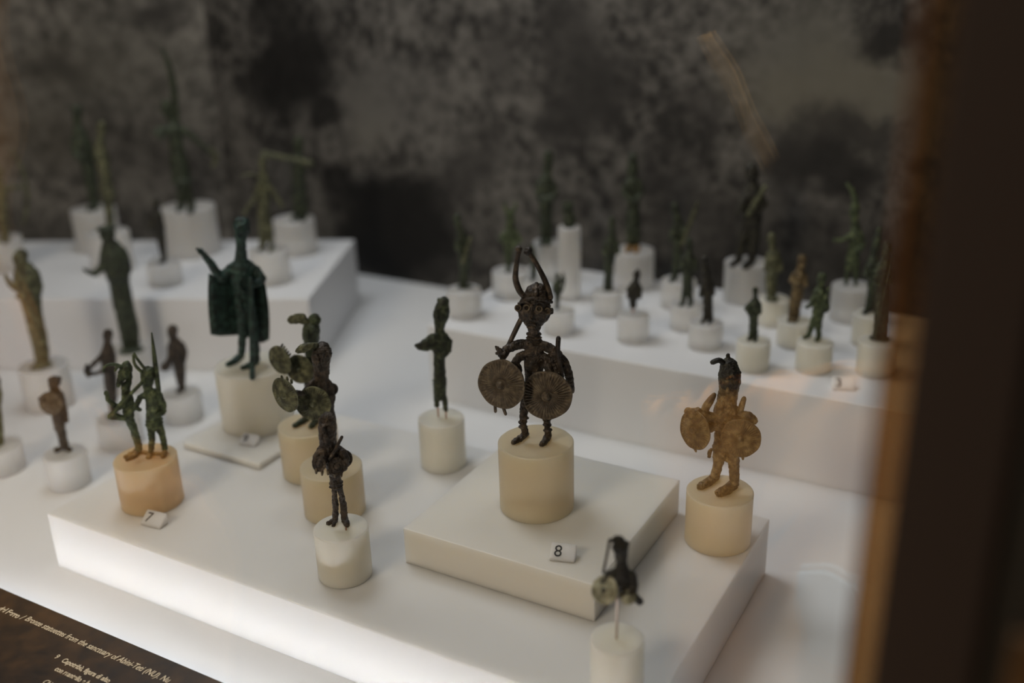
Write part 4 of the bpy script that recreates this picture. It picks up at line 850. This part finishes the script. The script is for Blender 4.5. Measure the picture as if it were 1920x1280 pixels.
f.part('crest', GN, (1604, 384, 0, 5), (1602, 368, 0, 5), (1596, 354, 0, 4), (1588, 344, 0, 3))
fig('R18', 'bronze_figure', 'blurred figure in a pointed hat near the corner post', DG,
  [[(1628, 580, 0, 7), (1636, 545, 0, 9), (1637, 520, 0, 11), (1637, 495, 0, 12), (1640, 478, 0, 7), (1643, 462, 0, 8), (1646, 446, 0, 7), (1650, 430, 0, 5)], [(1629, 498, 4, 5), (1622, 516, 8, 5), (1634, 526, 12, 4)], [(1642, 582, 0, 6), (1642, 550, 0, 8)], [(1628, 582, None, 5), (1620, 586, None, 4)]])
f = fig('R19', 'bronze_figure', 'tall blurred brown figure at far right beside the amber edge', DG,
  [[(1644, 630, 0, 7), (1651, 575, 0, 9)], [(1658, 630, 0, 7), (1660, 575, 0, 9)], [(1656, 570, 0, 13), (1656, 530, 0, 12), (1657, 502, 0, 15), (1661, 482, 0, 8), (1664, 468, 0, 9), (1664, 460, 0, 8)], [(1646, 504, 4, 6), (1642, 530, 8, 5)], [(1668, 504, 2, 6), (1672, 530, 6, 5)]], [(1650, 634, None, 20, 4, 14)])
f.part('spear', DG, (1676, 480, 10, 2), (1662, 540, 12, 2.4), (1652, 600, 12, 2))

# ------------------------------------------------------------------ number tags
def number_tag(ch, px, py, level, label, rot, w_=0.026, d_=0.013, hb=0.012, hf=0.003):
    """small acrylic wedge, its sloping face carrying the number"""
    P = at(px, py, level*H); root = empty('number_tag', P); root.rotation_euler = (0, 0, math.radians(rot)); tag(root, label, 'number tag', 'clear tags with numbers')
    vs = [(-w_/2, -d_/2, 0), (w_/2, -d_/2, 0), (w_/2, d_/2, 0), (-w_/2, d_/2, 0), (-w_/2, -d_/2, hf), (w_/2, -d_/2, hf), (w_/2, d_/2, hb), (-w_/2, d_/2, hb)]
    bm = bmesh.new(); v = [bm.verts.new(q) for q in vs]
    for q in ((3, 2, 1, 0), (4, 5, 6, 7), (0, 1, 5, 4), (1, 2, 6, 5), (2, 3, 7, 6), (3, 0, 4, 7)): bm.faces.new([v[i] for i in q])
    bmesh.ops.bevel(bm, geom=bm.edges[:], offset=0.0005, segments=2, affect='EDGES')
    me = bpy.data.meshes.new('wedge'); bm.to_mesh(me); bm.free(); link('wedge', me, M['tag'], root)
    sl = math.atan2(hb-hf, d_); L = math.hypot(d_, hb-hf)
    t = text(ch, L*0.98, root, 0, 0.0, 'number', M['ink'], 0.00008); t.rotation_euler = (sl, 0, 0)
    t.location = (-w_*0.36, -d_/2*0.74, hf + (d_/2*0.26)*math.tan(sl) + 0.0003)
number_tag('7', 290, 982, Z7, 'clear tag numbered 7 in front of the amber pedestal', -24)
number_tag('8', 1056, 1046, Z8, 'clear tag numbered 8 on the square slab', -14, .023)
number_tag('9', 468, 832, Z9, 'clear tag numbered 9 at the cloaked chief pedestal', -22, .022, .012, .011)
number_tag('3', 1580, 728, ZR, 'clear tag numbered 3 on the right platform', -10, .026, .014, .013)

# ------------------------------------------------------------------ unseen cloths added outside the case for the front glass to mirror
def mirrored(px, py, t):
    """point a distance t (units of H) in front of the glass that the camera sees mirrored at this pixel"""
    q = ray_plane(px, py, uv(0, GV+t), V); k = q.dot(V)/H - GV
    return q - V*(2*k*H)
def sheet(name, pts, t, material, label, cat, thick=0.004):
    """an added cloth cut to a reflected patch, facing the glass, with real thickness"""
    P = [mirrored(x, y, t) for x, y in pts]; c = sum(P, Vector())/len(P); n = len(P)
    bm = bmesh.new(); bm.faces.new([bm.verts.new(p-c) for p in P])
    bmesh.ops.triangulate(bm, faces=bm.faces[:], ngon_method='EAR_CLIP') 
    for _ in range(3): bmesh.ops.subdivide_edges(bm, edges=bm.edges[:], cuts=1, use_grid_fill=True)
    for v in bm.verts: v.co += V*(0.007*math.sin(v.co.dot(U)*70+v.co.z*9) + 0.004*math.sin(v.co.dot(U)*150-v.co.z*14))     # soft hanging folds
    ex = bmesh.ops.extrude_face_region(bm, geom=bm.faces[:])
    for v in ex['geom']:
        if isinstance(v, bmesh.types.BMVert): v.co -= V*thick
    bmesh.ops.recalc_face_normals(bm, faces=bm.faces)
    for f_ in bm.faces: f_.smooth = True
    me = bpy.data.meshes.new(name); bm.to_mesh(me); bm.free()
    o = link(name, me, material); o.location = c; tag(o, label, cat); return o, c
M['coat'] = simple('ochre_coat_cloth', (0.66, 0.33, 0.09), 0.9); M['blue'] = simple('blue_grey_cloth', (0.30, 0.46, 0.66), 0.9); M['strap'] = simple('dull_ochre_strap', (0.20, 0.125, 0.045), 0.9); M['veil_tan'] = simple('tan_cloth', (0.68, 0.35, 0.10), 0.9)
o, c1 = sheet('added_coat_cloth', [(1199, 757), (1290, 746), (1350, 730), (1450, 705), (1640, 690), (1900, 700), (1950, 1500), (1262, 1500), (1245, 1280), (1225, 1000)], 0.62, M['coat'], 'ochre cloth added to be mirrored as a warm veil over the right of the glass', 'cloth')  # stands in for a visitor's coat, added for the warm reflection
o, c2 = sheet('cloth_bag', [(1492, 1078), (1600, 1084), (1640, 1100), (1640, 1260), (1508, 1258), (1486, 1130)], 0.58, M['blue'], 'blue-grey bag mirrored at the lower right of the glass', 'bag')
o, c3 = sheet('added_veil_cloth', [(-300, -60), (5, -60), (15, 240), (15, 520), (20, 640), (90, 740), (230, 820), (350, 900), (400, 980), (425, 1060), (430, 1300), (-300, 1300)], 0.62, M['veil_tan'], 'tan cloth added to be mirrored as a warm veil at the lower left of the glass', 'cloth')  # invented cloth, shaped to tint the left of the glass
def spot(name, loc, target, power, col, ang=40):
    l = bpy.data.lights.new(name, 'SPOT'); l.energy = power; l.color = col; l.spot_size = math.radians(ang); l.spot_blend = 0.6; l.shadow_soft_size = 0.05
    o = bpy.data.objects.new(name, l); C.objects.link(o); o.location = loc; o.rotation_euler = (target-loc).to_track_quat('-Z', 'Y').to_euler()
o, c4 = sheet('added_strap_cloth', [(1300, 72), (1326, 60), (1400, 180), (1456, 300), (1440, 335), (1392, 225)], 0.75, M['strap'], 'narrow ochre strap added to be mirrored as a slanting streak before the mural', 'strap')  # invented strap, added for the slanting golden reflection
spot('added_cloth_spot', c1+V*0.32+Z*1.6, c1, 420, (1, .86, .66), 34); spot('added_cloth_spot', c3+V*0.32+Z*1.6, c3, 65, (1, .82, .58), 60)  # unseen spots added to brighten the two veil cloths
spot('added_cloth_spot', c4+V*0.3+Z*0.9, c4, 8, (1, .86, .6), 30)  # unseen spot added to brighten the strap in the reflection
